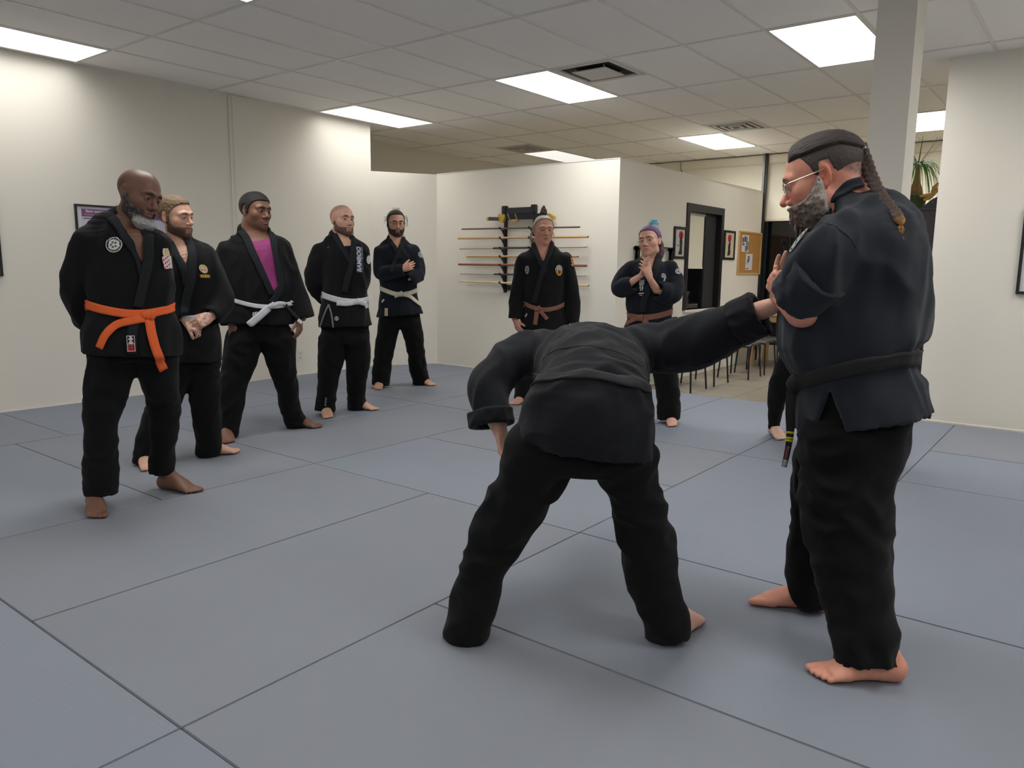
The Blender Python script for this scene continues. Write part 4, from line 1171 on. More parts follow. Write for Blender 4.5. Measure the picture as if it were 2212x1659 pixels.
def beard_r(x, y, z, low=.0, cheek=.0):
    """signed region of a full short beard (positive inside), metres"""
    ax = np.abs(x)
    up = np.interp(y, [-.02, -.004, .006, .018, .036, .055, .072, .10], [-.05, -.02, .000, -.018, -.040, -.052, -.054, -.053]) + cheek - z
    dn = z - np.interp(y, [-.02, .0, .02, .05, .08, .11], [-.072, -.080, -.094, -.112, -.135, -.14]) + low
    bk = y + .004
    lips = np.sqrt((ax / .023) ** 2 + ((z + .0645) / .0085) ** 2) * .012 - .012; lips = np.where(y > .065, lips, .05)
    soul = np.where((y > .06) & (z < -.062), np.sqrt(((ax - .0125) / .009) ** 2 + ((z + .078) / .0055) ** 2) * .008 - .008, .05)
    nose = np.where((y > .06) & (ax < .03), -.0475 - .12 * ax - z, .05)
    return np.minimum.reduce([up, dn, bk, lips, soul, nose])


def beard_short(x, y, z): return np.clip(beard_r(x, y, z) / .006 + .5, 0, 1)


def fringe(fig, name, region, off, rgb, hgt=0.0034, noise=(60, .003), grey=None, seed=0, base=None, k=.006, parent=None, label=None, soft=.010, grain=None):
    """hair or beard: the head surface raised by off inside region(x,y,z) > 0 (metres, positive inside)"""
    S = Sdf(); H = base or fig.hS; lo, hi = H.box(.05)
    def f(X):
        d = H.at(X); r = region(*X.T); o = off(*X.T) if callable(off) else off
        nn = pnoise(X * (noise[0] if grain is None else np.array(grain)) + seed) * noise[1]
        u = np.clip(r / soft + .25, 0, 1); u = u * u * (3 - 2 * u)
        return np.maximum(d - (-.003 + (o + .003) * u) + nn * u, -r - .006)
    S.add(Fn(f, lo, hi)); V, Q = nets(S, hgt / fig.hs, lo, hi)
    if len(V) == 0: return None
    W = (V * fig.hs) @ fig.hR.T + fig.hc; cl = np.tile(np.array(lin(rgb)), (len(V), 1))
    if grain is not None: cl = cl * (1 + pnoise(V * np.array(grain) * 2.0)[:, None] * .9)
    if grey is not None:
        w = np.clip(grey[0](*V.T) + pnoise(V * 130) * .6, 0, 1)[:, None]; cl = cl * (1 - w) + np.array(lin(grey[1])) * w
    o = obj(name, mesh_np(name, W, Q, M_hair, cl), None, parent or fig.root)
    if label: o['label'] = label
    return o


def strands(fig, name, paths, r0, r1, rgb, parent=None, nn=6, label=None):
    bm = bmesh.new()
    for p in paths:
        P = catmull(p, 9); add_tube(bm, P, [r0 + (r1 - r0) * i / 8 for i in range(9)], nn)
    me = bpy.data.meshes.new(name); bm.to_mesh(me); bm.free(); me.shade_smooth()
    a = me.color_attributes.new('Col', 'FLOAT_COLOR', 'POINT'); n = len(me.vertices); cc = np.ones((n, 4), F32); cc[:, :3] = lin(rgb); a.data.foreach_set('color', cc.ravel()); me.materials.append(M_hair)
    o = obj(name, me, None, parent or fig.root)
    if label: o['label'] = label
    return o


def eyes(fig, body, H):
    look = H.get('look', (0, 0))
    for e in (-1, 1):
        c = np.array([e * .031, .0775, .0038]); n1, n2 = 16, 22; V, cl = [], []
        F = unit(np.array([math.sin(math.radians(look[0])), math.cos(math.radians(look[0])), math.sin(math.radians(look[1]))])); U = unit(np.cross(F, (1, 0, .01))); W = np.cross(F, U)
        V.append(c + F * .0125); cl.append(lin((12, 10, 10)))
        for i in range(1, n1 + 1):
            a = math.pi * i / n1 * .7
            for j in range(n2):
                b = 2 * math.pi * j / n2; V.append(c + .0125 * (math.cos(a) * F + math.sin(a) * (math.cos(b) * U + math.sin(b) * W)))
                r = math.sin(a) * .0125; cl.append(lin((12, 10, 10)) if r < .0028 else lin(H.get('iris', (70, 50, 38))) if r < .0066 else lin((176, 168, 160)))
        Fc = []; 
        for j in range(n2): Fc.append((0, 1 + j, 1 + (j + 1) % n2, 1 + (j + 1) % n2))
        V = np.array(V) * fig.hs @ fig.hR.T + fig.hc; bm = bmesh.new(); vs = [bm.verts.new(v) for v in V]
        for j in range(n2): bm.faces.new([vs[0], vs[1 + j], vs[1 + (j + 1) % n2]])
        for i in range(n1 - 1):
            for j in range(n2): bm.faces.new([vs[1 + i * n2 + j], vs[1 + (i + 1) * n2 + j], vs[1 + (i + 1) * n2 + (j + 1) % n2], vs[1 + i * n2 + (j + 1) % n2]])
        bmesh.ops.recalc_face_normals(bm, faces=bm.faces[:]); me = bpy.data.meshes.new('eye'); bm.to_mesh(me); bm.free(); me.shade_smooth()
        a = me.color_attributes.new('Col', 'FLOAT_COLOR', 'POINT'); cc = np.ones((len(V), 4), F32); cc[:, :3] = np.array(cl); a.data.foreach_set('color', cc.ravel()); me.materials.append(M_eye); obj('eye', me, None, body)


def hand_ops(S, W, D, N, T, s=1.0, curl=(18, 25, 20), thumb=(35, 15), spread=4, fore=None, fr=(.028, .036)):
    """W wrist, D towards the fingers, N palm normal, T towards the thumb side; fore = elbow-side point of the forearm"""
    W, D, N = np.array(W, float), unit(D), unit(N); N = unit(N - (N @ D) * D); T = unit(T - (T @ D) * D - (T @ N) * N)
    if fore is not None: S.add(Loft([fore, (np.array(fore) * .4 + W * .6), W], [fr[1] * s, fr[0] * 1.12 * s, fr[0] * .95 * s], [fr[1] * s, fr[0] * s, fr[0] * .72 * s], T), .02)
    S.add(Loft([W, W + D * .03 * s, W + D * .065 * s, W + D * .088 * s], np.array([.026, .036, .041, .038]) * s, np.array([.018, .0165, .0145, .011]) * s, T), .014)
    S.add(Ell(W + D * .03 * s + T * .020 * s + N * .007 * s, np.array([.016, .026, .013]) * s, np.stack([T, D, N], 1)), .012)
    for i, (o, L, r) in enumerate([(.029, .074, .0092), (.0095, .083, .0094), (-.0105, .077, .0090), (-.029, .060, .0080)]):
        b = W + D * (.085 - .005 * abs(i - 1)) * s + T * o * s; a = 0.0; sp = math.radians(spread * (1.5 - i)); dd = D * math.cos(sp) + T * math.sin(sp); P = [b - dd * .012 * s, b]; cur = b
        for q, (fl, c) in enumerate(zip((.46, .31, .23), curl)):
            a += math.radians(c * (1 + .12 * i)); cur = cur + (dd * math.cos(a) + N * math.sin(a)) * L * fl * s; P.append(cur)
        S.add(Ell(b - N * .0045 * s + dd * .001, np.array([.0095, .011, .0085]) * s, np.stack([T, D, N], 1)), .004)
        S.add(Loft(P, np.array([r * 1.05, r * 1.08, r, r * .93, r * .76]) * s, np.array([r, r * 1.02, r * .95, r * .88, r * .7]) * s, T, seg=9), .0035)
    ta, tb = math.radians(thumb[0]), math.radians(thumb[1]); b = W + D * .022 * s + T * .024 * s
    d1 = unit(D * math.cos(ta) + T * math.sin(ta) + N * .25); d2 = unit(d1 * math.cos(tb) + (N * .5 + D * .3) * math.sin(tb))
    S.add(Loft([b, b + d1 * .042 * s, b + d1 * .042 * s + d2 * .030 * s, b + d1 * .042 * s + d2 * .055 * s], np.array([.0155, .0125, .0112, .0085]) * s, np.array([.0145, .0115, .010, .0075]) * s, T, seg=7), .007)


def foot_ops(S, tip, dr, side, ankle, s=1.0, shin=None):
    """tip: toe tip on the floor, dr: heel-to-toe direction, side: +1 big toe on the left of dr, -1 on the right"""
    dr = unit([dr[0], dr[1], 0]); L = .252 * s; H = np.array([tip[0], tip[1], 0.0]) - dr * L; T = np.array([-dr[1], dr[0], 0]) * side
    def q(a, t, z): return H + dr * a * s + T * t * s + ZU * z * s
    S.add(Loft([q(.028, 0, .034), q(.07, -.002, .036), q(.12, .0, .034), q(.165, .0, .026), q(.195, .0, .019)], np.array([.030, .031, .037, .045, .043]) * s, np.array([.032, .034, .032, .024, .017]) * s, T), .018)
    S.add(Ell(q(.03, 0, .030), np.array([.030, .030, .030]) * s), .014)
    A = np.array(ankle); top = A if shin is None else np.array(shin)
    S.add(Loft([q(.048, 0, .045), q(.055, 0, .075), A, top if shin is not None else A + ZU * .05], np.array([.031, .030, .031, .04]) * s, np.array([.036, .036, .036, .044]) * s, T), .03)
    S.add(Loft([q(.075, .003, .075), q(.115, .004, .058), q(.15, .004, .038)], np.array([.026, .03, .034]) * s, np.array([.02, .018, .016]) * s, T), .03)
    for e in (-1, 1): S.add(Ell(q(.058, e * .031, .074), .0105 * s), .008)
    for i, (t, a, l, r) in enumerate([(.030, .193, .052, .0135), (.0115, .198, .044, .0098), (-.004, .194, .040, .0092), (-.0185, .188, .036, .0088), (-.032, .180, .032, .0088)]):
        S.add(Loft([q(a - .02, t * .96, .016), q(a + l * .35, t * 1.06, .0175 if i else .016), q(a + l, t * 1.04, .0105 if i else .0125)], np.array([r, r, r * .86]) * s, np.array([r, r * .95, r * .78]) * s, T, seg=5), .0045)
    S.add(Fn(lambda X: np.full(len(X), 9.0), q(0, -.06, 0), q(.26, .06, .1)), .001)
    return H


def flat_floor(V, z=0.0006):
    V = V.copy(); lo = V[:, 2] < z; V[lo, 2] = z; return V


def build_body(fig, H, patches, core, m=None):
    """patches: list of (Sdf, voxel, cutbox or None); core: coarse Sdf under the clothes"""
    parts = []
    for S, hh, bx in patches:
        V, Q = nets(S, hh) if bx is None else nets(S, hh, *bx)
        V = flat_floor(V); cols = face_cols(fig, V, H) if (H and fig.__dict__.get('hc') is not None) else np.tile(fig.skin, (len(V), 1))
        if getattr(fig, 'tint', None): cols = fig.tint(V, cols)
        parts.append((V, Q, cols))
    if core is not None:
        V, Q = nets(core, 0.016); parts.append((V, Q, np.tile(fig.skin, (len(V), 1))))
    V, Q, cl = join_np(parts)
    return obj('body', mesh_np('body', V, Q, M_skin, cl), None, fig.root)


def cloth(fig, name, S, hh, m, amp=.006, scale=7, stretch=(1, 1, .45), seed=0, sm=1, lowz=None, label=None, box=None):
    V, Q = nets(S, hh) if box is None else nets(S, hh, *box)
    V = folds(V, Q, amp, scale, stretch, seed, [p_ for o_, p_, k_ in S.ops if o_ == 's' and isinstance(p_, Loft)]); V = smooth_np(V, Q, sm, .4)
    if lowz is not None: V[:, 2] = np.maximum(V[:, 2], lowz)
    o = obj(name, mesh_np(name, V, Q, m), None, fig.root); BVHS.append(BVHTree.FromPolygons(V.tolist(), Q.tolist()))
    if label: o['label'] = label
    return o


def belt_loop(fig, f, C_, left, mid, right, m, width=.042, off=.006, n=44, label=None):
    """closed belt round the waist of field f; left/mid/right are photo pixels of the visible band"""
    C_ = np.array(C_); zl = fig.p(left[0], left[1])[2]; zr = fig.p(right[0], right[1])[2]; hm = fig.hit(mid[0], mid[1], f, 0); zm = hm[2] if hm is not None else fig.p(mid[0], mid[1], .12)[2]
    P = []; rs = np.linspace(.04, .42, 96); z0 = (zl + zr) / 2
    for i in range(n + 1):
        a = 2 * math.pi * i / n; dr = math.cos(a) * fig.lat - math.sin(a) * fig.h; z = z0 + (zr - zl) / 2 * math.cos(a) + (zm - z0) * max(0, math.sin(a)) ** 1.3 + (zl + zr - 2 * z0) * 0
        X = np.array([C_[0], C_[1], z]) + dr * rs[:, None]; d = f.at(X); k = np.argmax(d > 0)
        P.append(X[k])
    o = ribbon('belt', np.array(P), width, f, off, m, fig.root, thick=.006, nseg=72, vdir=(0, 0, 1))
    if label: o['label'] = label
    return o


def knot(fig, c, m, parent, s=1.0, ang=0.0, name='knot'):
    S = Sdf(); ca, sa = math.cos(ang), math.sin(ang); ux = fig.lat * ca + ZU * sa; uz = -fig.lat * sa + ZU * ca; R = np.stack([ux, -fig.h, uz], 1)
    S.add(Ell(c, np.array([.026, .015, .021]) * s, R), .004); S.add(Ell(c + ux * .012 * s - fig.h * .004 + uz * .004 * s, np.array([.013, .014, .024]) * s, R), .004); S.add(Ell(c - ux * .016 * s - uz * .004 * s, np.array([.016, .013, .017]) * s, R), .004)
    V, Q = nets(S, .0035); return obj(name, mesh_np(name, V, Q, m), None, parent)


def belt_end(fig, f, pts, width, m, parent, off=.010, label=None, name='belt_end', wn=4):
    P = fig.hits(pts, f, off); o = ribbon(name, P, width, f, off, m, parent, thick=.005, wn=wn)
    if label: o['label'] = label
    return o


def wedge(fig, tri, d, k=.003):
    """triangular opening (photo pixels) cut into the front of a jacket"""
    P = np.array([fig.p(u, v, d) for u, v in tri]); o = P[0]; X2 = np.stack([(P - o) @ fig.lat, (P - o)[:, 2]], 1)
    n = len(X2); area = sum(X2[i][0] * X2[(i + 1) % n][1] - X2[(i + 1) % n][0] * X2[i][1] for i in range(n)); X2 = X2 if area > 0 else X2[::-1]
    def f(X):
        q = np.stack([(X - o) @ fig.lat, (X - o)[:, 2]], 1); dd = np.full(len(X), -9.0)
        for i in range(n):
            a, b = X2[i], X2[(i + 1) % n]; e = b - a; nn = np.array([e[1], -e[0]]) / np.linalg.norm(e); dd = np.maximum(dd, (q - a) @ nn)
        return np.maximum(dd, ((X - fig.base) @ fig.h) + d * 0 - fig.wd)
    lo = P.min(0) - .3; hi = P.max(0) + .3
    return Fn(f, lo, hi)


def rings_emblem(bg=(22, 22, 24), fg=(214, 214, 210)):
    def f(u, v):
        r = math.hypot(u, v)
        if r > 1: return None
        if r > .9: return fg
        if r > .78: return bg
        a = math.degrees(math.atan2(v, u)) % 360
        if r > .60: return fg if (int(a / 9) % 2 and not (150 < a < 200)) or r < .64 else bg
        if r > .52: return fg
        t = (a % 72) - 36; k = abs(t) / 36
        if r > .16 and r < .46 and k < .62 and not (k < .1 and r > .3): return bg
        return fg
    return f


def sphere_cap(*a): return None


def glasses(fig, m, rx=.021, rz=.015, label=None, rimless=False):
    t = obj('glasses', (lambda b: (add_tube(b, [loc2w(fig, (-.009, .104, .006)), loc2w(fig, (0, .107, .009)), loc2w(fig, (.009, .104, .006))], .0012 * fig.hs, 6), b)[1])(bmesh.new()), m, fig.root)
    for e in (-1, 1):
        pts = []
        for i in range(25):
            a = 2 * math.pi * i / 24; x = rx * math.copysign(abs(math.cos(a)) ** .75, math.cos(a)); z = rz * math.copysign(abs(math.sin(a)) ** .75, math.sin(a)); pts.append(loc2w(fig, (e * .031 + x, .1035 - abs(e * .031 + x - 0) ** 2 * 4, .002 + z)))
        bm = bmesh.new(); add_tube(bm, pts, .0011 * fig.hs, 6, caps=False); obj('rim', bm, m, t)
        bm = bmesh.new(); bm.faces.new([bm.verts.new(p) for p in pts[:-1]]); obj('lens', bm, mat('clear_lens', (255, 255, 255), 0.02, trans=1.0), t)
        bm = bmesh.new(); add_tube(bm, [loc2w(fig, (e * .052, .094, .008)), loc2w(fig, (e * .074, .08, .010)), loc2w(fig, (e * .079, .01, .014)), loc2w(fig, (e * .0785, -.012, .016)), loc2w(fig, (e * .079, -.032, -.004))], .0015 * fig.hs, 6); obj('temple_arm', bm, m, t)
    if label: t['label'] = label
    return t


def student(D):
    """a standing figure in a wrapped jacket: D holds rows read off the photo"""
    a, b = D['base']; base = (plane(*a) + plane(*b)) / 2; fig = Fig(D['label'], base, D['skin']); fig.wd = D.get('wd', 0.0); vx = D.get('vx', .0085)
    if 'tint' in D: fig.tint = D['tint'](fig)
    # jacket
    J, JT = Sdf(), Sdf(); T = fig.loft(D['torso'], 'fr'); J.add(T, .02); JT.add(T, .01)
    P, ta, tb = fig.rows(D['torso']); w_ = .018; dn = unit(P[0] - P[1]); J.sub(Loft([P[0] + dn * .03, P[0], P[0] * .25 + P[1] * .75], [ta[0] - w_, ta[0] - w_, ta[1] * .75 + ta[0] * .25 - w_], [tb[0] - w_, tb[0] - w_, tb[1] * .75 + tb[0] * .25 - w_], fig.lat, 'ff'), .003); JT.ops.extend(J.ops[1:])
    for R, cut in D['sleeves']:
        P, ra, rb = tube_rows(fig, R); sd = fig.lat if abs(unit(P[-1] - P[0]) @ fig.lat) < .8 else ZU
        J.add(Loft(P, ra, rb, sd, 'rf' if cut else 'rr'), D.get('arm_k', .035))
        if cut: hollow(J, P, ra, rb, sd, depth=.07, wall=.0175)
    J0 = Sdf(); J0.ops = list(J.ops)
    for tri, wd in D.get('slits', []): fig.wd = wd; J.sub(wedge(fig, tri, 0), .004)
    fig.wd = D.get('wd', 0.0)
    if 'vee' in D: J.sub(wedge(fig, D['vee'], D.get('vd', .1)), .004)
    fig.J0 = J0; fig.Jc = JT
    jo = cloth(fig, 'jacket', J, vx, D.get('mj', M_gi), D.get('fold', .010), 8, (1, 1, .5), seed=D.get('seed', 1)); fig.jo = jo
    # trousers: bring the shins over the feet
    FT = []
    for tp, hl, side, an, sz in D['feet']:
        t3 = plane(*tp); h3 = plane(*hl); dr = unit([t3[0] - h3[0], t3[1] - h3[1], 0]); A = t3 - dr * (.252 - .055) * sz; FT.append(A)
    legs = []
    for R in D['legs']:
        e = fig.p(*R[-1][:3]); A = min(FT, key=lambda a_: np.linalg.norm((a_ - e) @ fig.lat)); dl = (fig.base - A) @ fig.h - R[-1][2]; n_ = len(R) - 1
        legs.append([tuple(r[:2]) + (r[2] + dl * (i / n_) ** 1.3,) + tuple(r[3:]) for i, r in enumerate(R)])
    D = dict(D); D['legs'] = legs
    Tr = Sdf(); Tr.add(fig.loft(D['pelvis'], 'rf', grow=-D.get('pin', .012)), .03)
    for R in D['legs']:
        P, ra, rb = tube_rows(fig, R); Tr.add(Loft(P, ra, rb, fig.lat, 'rf'), D.get('leg_k', .03)); hollow(Tr, P, ra, rb, fig.lat, depth=.06)
    tr = cloth(fig, 'trousers', Tr, vx * 1.1, D.get('mt', M_tr), D.get('foldt', .009), 7, (1, 1, 1.15), seed=D.get('seed', 1) + 3, lowz=.003); fig.Tr = Tr; fig.tro = tr
    # body
    H = D.get('head'); patches = []
    fig.C0 = None
    if H:
        head(fig, H, *H['at']); n0, n1 = D['neck']; Bp = Sdf(); Bp.add(fig.hfn, .01)
        pn = [fig.p(*n0[:2], n0[3]), fig.p((n0[0] + n1[0]) / 2, (n0[1] + n1[1]) / 2, (n0[3] + n1[3]) / 2), fig.p(*n1[:2], n1[3])]; rn = [fig.m(n0[2]), fig.m((n0[2] + n1[2]) / 2 - .5), fig.m(n1[2])]
        Bp.add(Loft(pn, rn, rn, fig.lat), .035); ch = fig.loft(D['torso'][D.get('ci', 3):], 'rr', grow=-D.get('inset', .014)); Bp.add(ch, .05); fig.C0 = ch
        lo, hi = fig.hfn.lo - .03, fig.hfn.hi + .02; zb = fig.p(0, D.get('chest_v', H['at'][1] + 60), 0)[2]; lo[2] = zb; q = fig.p(n0[0], n0[1]); w_ = D.get('cw', .13)
        lo[:2] = np.minimum(lo[:2], q[:2] - w_ - .03); hi[:2] = np.maximum(hi[:2], q[:2] + w_ + .03)
        patches.append((Bp, D.get('hv', .0032), (lo, hi))); fig.Bp = Bp
    for hd in D.get('hands', []):
        S = Sdf(); hd(fig, S); patches.append((S, D.get('handv', .0038), None))
    for tp, hl, side, an, sz in D['feet']:
        S = Sdf(); t3 = plane(*tp); h3 = plane(*hl); A = fig.p(*an) if len(an) == 3 else plane(an[0], an[1], 2, .09)
        dr = unit([t3[0] - h3[0], t3[1] - h3[1], 0]); hh = t3 - dr * .252 * sz; A = hh + dr * .055 * sz + ZU * .085
        LP = [tube_rows(fig, R)[0] for R in D['legs']]; lg = min(LP, key=lambda P_: np.linalg.norm((P_[-1] - A)[:2])); sh = lg[-1] + (lg[-2] - lg[-1]) * .8; sh = sh + (A - sh) * max(0, (.16 - sh[2])) / max(.01, .16)
        foot_ops(S, t3, dr, side, A, sz, shin=sh); patches.append((S, .0045, None))
    core = Sdf(); core.add(fig.loft(D['torso'][2:-1], 'rr', grow=-.035), .03)
    core.add(fig.loft(D['pelvis'][:2], 'rr', grow=-.045), .03)
    for R in D['legs']:
        P, ra, rb = tube_rows(fig, R); core.add(Loft(P[:-1], ra[:-1] * .6, rb[:-1] * .6, fig.lat), .03)
    for R, cut in D['sleeves']:
        P, ra, rb = tube_rows(fig, R); kk = np.linspace(.55, .28 if cut else .5, len(P)); core.add(Loft(P, ra * kk, rb * kk, fig.lat), .03)
    fig.body = build_body(fig, H, patches, core)
    if H: eyes(fig, fig.body, H)
    # undershirt
    if 'shirt' in D:
        mm, off, zt, zb = D['shirt']; S = Sdf(); ch2 = fig.loft(D['torso'][D.get('ci', 3):], 'rr', grow=-D.get('inset', .014) + off); S.add(ch2, .01)
        pt, pb = fig.p(0, zt, 0)[2], fig.p(0, zb, 0)[2]; nk = Loft(pn, np.array(rn) + .004, np.array(rn) + .004, fig.lat); S.sub(nk, .004); S.isect(Fn(lambda X: np.maximum(X[:, 2] - pt - .25 * np.abs((X - pn[-1]) @ fig.lat), np.maximum(pb - X[:, 2], np.abs((X - pn[0]) @ fig.lat - D.get('shx', 0)) - D.get('shw', .085))), ch2.lo - .2, ch2.hi + .2), .002)
        cloth(fig, 'undershirt', S, .007, mm, .007, 10, (1, 1, .6), seed=5)
    # collar bands
    F = Sdf(); F.ops = list(J0.ops); F = J0
    if H:
        F = Sdf(); F.ops = list(J0.ops); F.add(Loft(pn, rn, rn, fig.lat), .02)
        if 'vee' in D: F2 = Sdf(); F2.ops = list(J.ops); F2.add(fig.C0, .01); F2.add(Loft(pn, rn, rn, fig.lat), .03); F = F2 if D.get('lap_in', 0) else F
    fig.F = F
    for pts, wpx, kind in D.get('lapels', []):
        P = fig.hits(pts, F, .006); ribbon('lapel', P, fig.m(wpx), F, .0065 + .004 * kind, D.get('ml', M_lap), jo, thick=.008, wn=6)
    # belt
    if 'belt' in D:
        bl, bmid, br, mb, wb = D['belt']; ci = D.get('bi', 2); Cc = fig.p((bl[0] + br[0]) / 2, (bl[1] + br[1]) / 2, D['torso'][ci][4] if len(D['torso'][ci]) > 4 else 0)
        bo = belt_loop(fig, JT, Cc, bl, bmid, br, mb, fig.m(wb)); fig.bo = bo
        if 'knot' in D:
            kp = fig.hit(D['knot'][0], D['knot'][1], JT, .014); kp = kp if kp is not None else fig.p(D['knot'][0], D['knot'][1], .15)
            knot(fig, kp, mb, bo, D['knot'][2] if len(D['knot']) > 2 else 1.0, D['knot'][3] if len(D['knot']) > 3 else 0)
        JF = Sdf(); JF.ops = list(J0.ops); JF.add(fig.loft(D['pelvis'], 'rr'), .01)
        fig.JF = JF
        for pts, w_, m2 in D.get('ends', []): belt_end(fig, JF, pts, fig.m(w_), m2 or mb, bo, .012)
    return fig


def simple_hand(W, tipuv, N, T, s, curl=(18, 22, 18), fore=None, thumb=(30, 15), dd=0.0, spread=3):
    """hand hanging from wrist photo point W=(u, v, d) towards tipuv=(u, v, d); N, T = palm normal and thumb side as (lat, towards camera, up) mixes"""
    def f(fig, S):
        w = fig.p(*W); t = fig.p(*tipuv); B = np.stack([fig.lat, -fig.h, ZU], 1); hand_ops(S, w, t - w, B @ np.array(N, float), B @ np.array(T, float), s, curl, thumb, spread, fore=None if fore is None else fig.p(*fore))
    return f


BR = (60, 46, 38)
FIGS = {}
ONLY = None

# --- 1 the tall man with the orange belt
def tint_none(fig): return None


f = student(dict(
    label='tall bald man with grey chin beard and orange belt, hands behind his back', skin=(112, 78, 62), base=((208, 1108), (385, 1058)), vx=.0075, seed=2,
    torso=[(287, 764, 98, .165, 0), (287, 715, 97, .16, 0), (284, 668, 82, .14, 0), (284, 625, 85, .145, 0), (278, 560, 84, .14, 0), (268, 522, 84, .125, 0), (265, 497, 64, .095, -.01), (272, 478, 40, .07, -.02)],
    sleeves=[([(190, 522, 0, 29), (168, 580, -.02, 29), (169, 640, -.07, 31), (200, 700, -.17, 27), (248, 722, -.22, 24)], False),
             ([(336, 522, -.01, 27), (350, 580, -.04, 25), (346, 640, -.1, 24), (320, 700, -.2, 24), (270, 722, -.24, 22)], False)],
    vee=[(248, 462), (305, 585), (312, 560), (318, 462)], wd=.03, ci=3, inset=.012, chest_v=600, lap_in=1,
    pelvis=[(287, 700, 88, .13, 0), (289, 745, 90, .135, 0), (290, 775, 86, .13, 0)],
    legs=[[(246, 770, 0, 50, .85), (233, 830, 0, 46, .9), (221, 890, .01, 37), (216, 955, .02, 35), (218, 1020, .03, 35), (217, 1068, .04, 33)],
          [(337, 770, 0, 50, .85), (345, 830, -.01, 38), (356, 890, -.02, 32), (352, 950, -.03, 28), (349, 1018, -.04, 26)]],
    feet=[((210, 1123), (203, 1086), 1, (205, 1075, .05), 1.06), ((428, 1066), (349, 1054), 1, (358, 1030, -.04), 1.1)],
    head=dict(at=(299, 423), yaw=43, pitch=16, roll=10, s=1.11, cheek=1.08, jaw=1.0, nw=1.25, lip=1.35, red=.15, lips=(104, 70, 66), browc=(40, 32, 28), open=.8, iris=(30, 22, 18), stubble=(.25, (60, 50, 46)), look=(5, -5)),
    neck=((284, 492, 27, -.03), (292, 440, 25, -.02)),
    lapels=[([(240, 470, -.1), (256, 486), (272, 512), (290, 545), (306, 578), (312, 600)], 20, 0), ([(309, 462), (318, 482), (321, 520), (321, 555), (313, 595), (305, 630), (298, 664)], 19, 1)],
    belt=((204, 656), (308, 678), (364, 662), M_bo, 18), knot=(322, 680, 1.25, -.2),
    ends=[([(312, 688), (278, 694), (250, 702), (228, 724), (214, 752)], 16, None), ([(322, 690), (329, 725), (341, 765), (354, 800)], 19, None)]))
FIGS['orange'] = f
fringe(f, 'beard', lambda x, y, z: np.minimum(beard_r(x, y, z, .01, .004), np.where((np.abs(x) < .03) & (y > .07), -.080 - z, 1)), lambda x, y, z: .006 + .03 * np.clip((-.08 - z) / .03, 0, 1) * np.clip((y - .03) / .05, 0, 1), (42, 36, 34), .0034, (110, .004), grey=(lambda x, y, z: np.clip((y - .055) / .02, 0, 1) * np.clip((-.075 - z) / .02, 0, 1), (150, 150, 148)))
ctr = f.hit(246, 529, f.J0, 0); emblem('round_patch', ctr, f.lat + f.h * .25, ZU - f.lat * .0, f.m(33), f.m(31), f.J0, f.jo, rings_emblem(), 56, label='round black and white embroidered patch with five-petal flower')


def dragon_patch(u, v):
    if v > .2: return (204, 170, 60) if (u * 1.2) ** 2 + (v - .45) ** 2 < .22 and not (u * 1.2) ** 2 + (v - .4) ** 2 < .04 else ((200, 198, 190) if abs(u) < .8 and v < .95 and (u * .9) ** 2 + (v - .45) ** 2 < .4 else None)
    k = math.sin(u * 13 + v * 7) + math.sin(v * 17 - u * 5)
    return (176, 46, 56) if k > .3 and u < .5 else (206, 204, 200)


ctr = f.hit(360, 558, f.J0, 0)
if ctr is not None: emblem('dragon_patch', ctr, f.lat + f.h * .5 + ZU * .1, ZU - f.lat * .15, f.m(30), f.m(44), f.J0, f.jo, dragon_patch, 36, label='yellow and red embroidered patch on the chest')
belt_end(f, f.JF, [(290, 692), (286, 725), (285, 765)], f.m(19), M_lap, f.jo, .006, name='jacket_flap')
ctr = f.hit(283, 742, f.JF, .012); emblem('woven_label', ctr, f.lat, ZU, f.m(15), f.m(33), f.JF, f.jo, lambda u, v: (206, 204, 200) if abs(u) > .86 or abs(v) > .93 or abs(v + .02) < .04 else ((188, 52, 50) if v < 0 and math.sin(u * 9) + math.sin(v * 21) > -.2 else ((198, 190, 186) if v > 0 and abs(u) < .4 + .2 * math.sin(v * 14) else (24, 22, 24))), 30, .016, label='red and white woven label with a small figure')


# --- 2 the bearded man with tattooed hands
def tint2(fig):
    def t(V, cols):
        z = V[:, 2]; hz = fig.p(0, 660, 0)[2]; c = fig.p(0, 545, 0)[2]; b = fig.p(0, 585, 0)[2]
        k = ((z < hz) & (z > .5)) | ((z < c) & (z > b)); n = pnoise(V * 75) + .5 * pnoise(V * 170); w = (np.clip(n * 4.5 - .1, 0, 1) * .62 * k)[:, None]
        return cols * (1 - w) + np.array(lin((84, 84, 92))) * w
    return t


def clasp(fig, S):
    B = np.stack([fig.lat, -fig.h, ZU], 1); w1 = fig.p(456, 683, .13); w2 = fig.p(402, 693, .12)
    hand_ops(S, w1, fig.p(412, 706, .19) - w1, B @ [.1, -1, -.35], B @ [-.25, .2, .95], 1.0, (28, 40, 30), (25, 20), 3, fore=fig.p(478, 668, .05))
    hand_ops(S, w2, fig.p(436, 716, .16) - w2, B @ [-.1, -.5, -.85], B @ [.2, .9, -.3], .98, (35, 60, 45), (25, 30), 2, fore=fig.p(385, 672, .06))


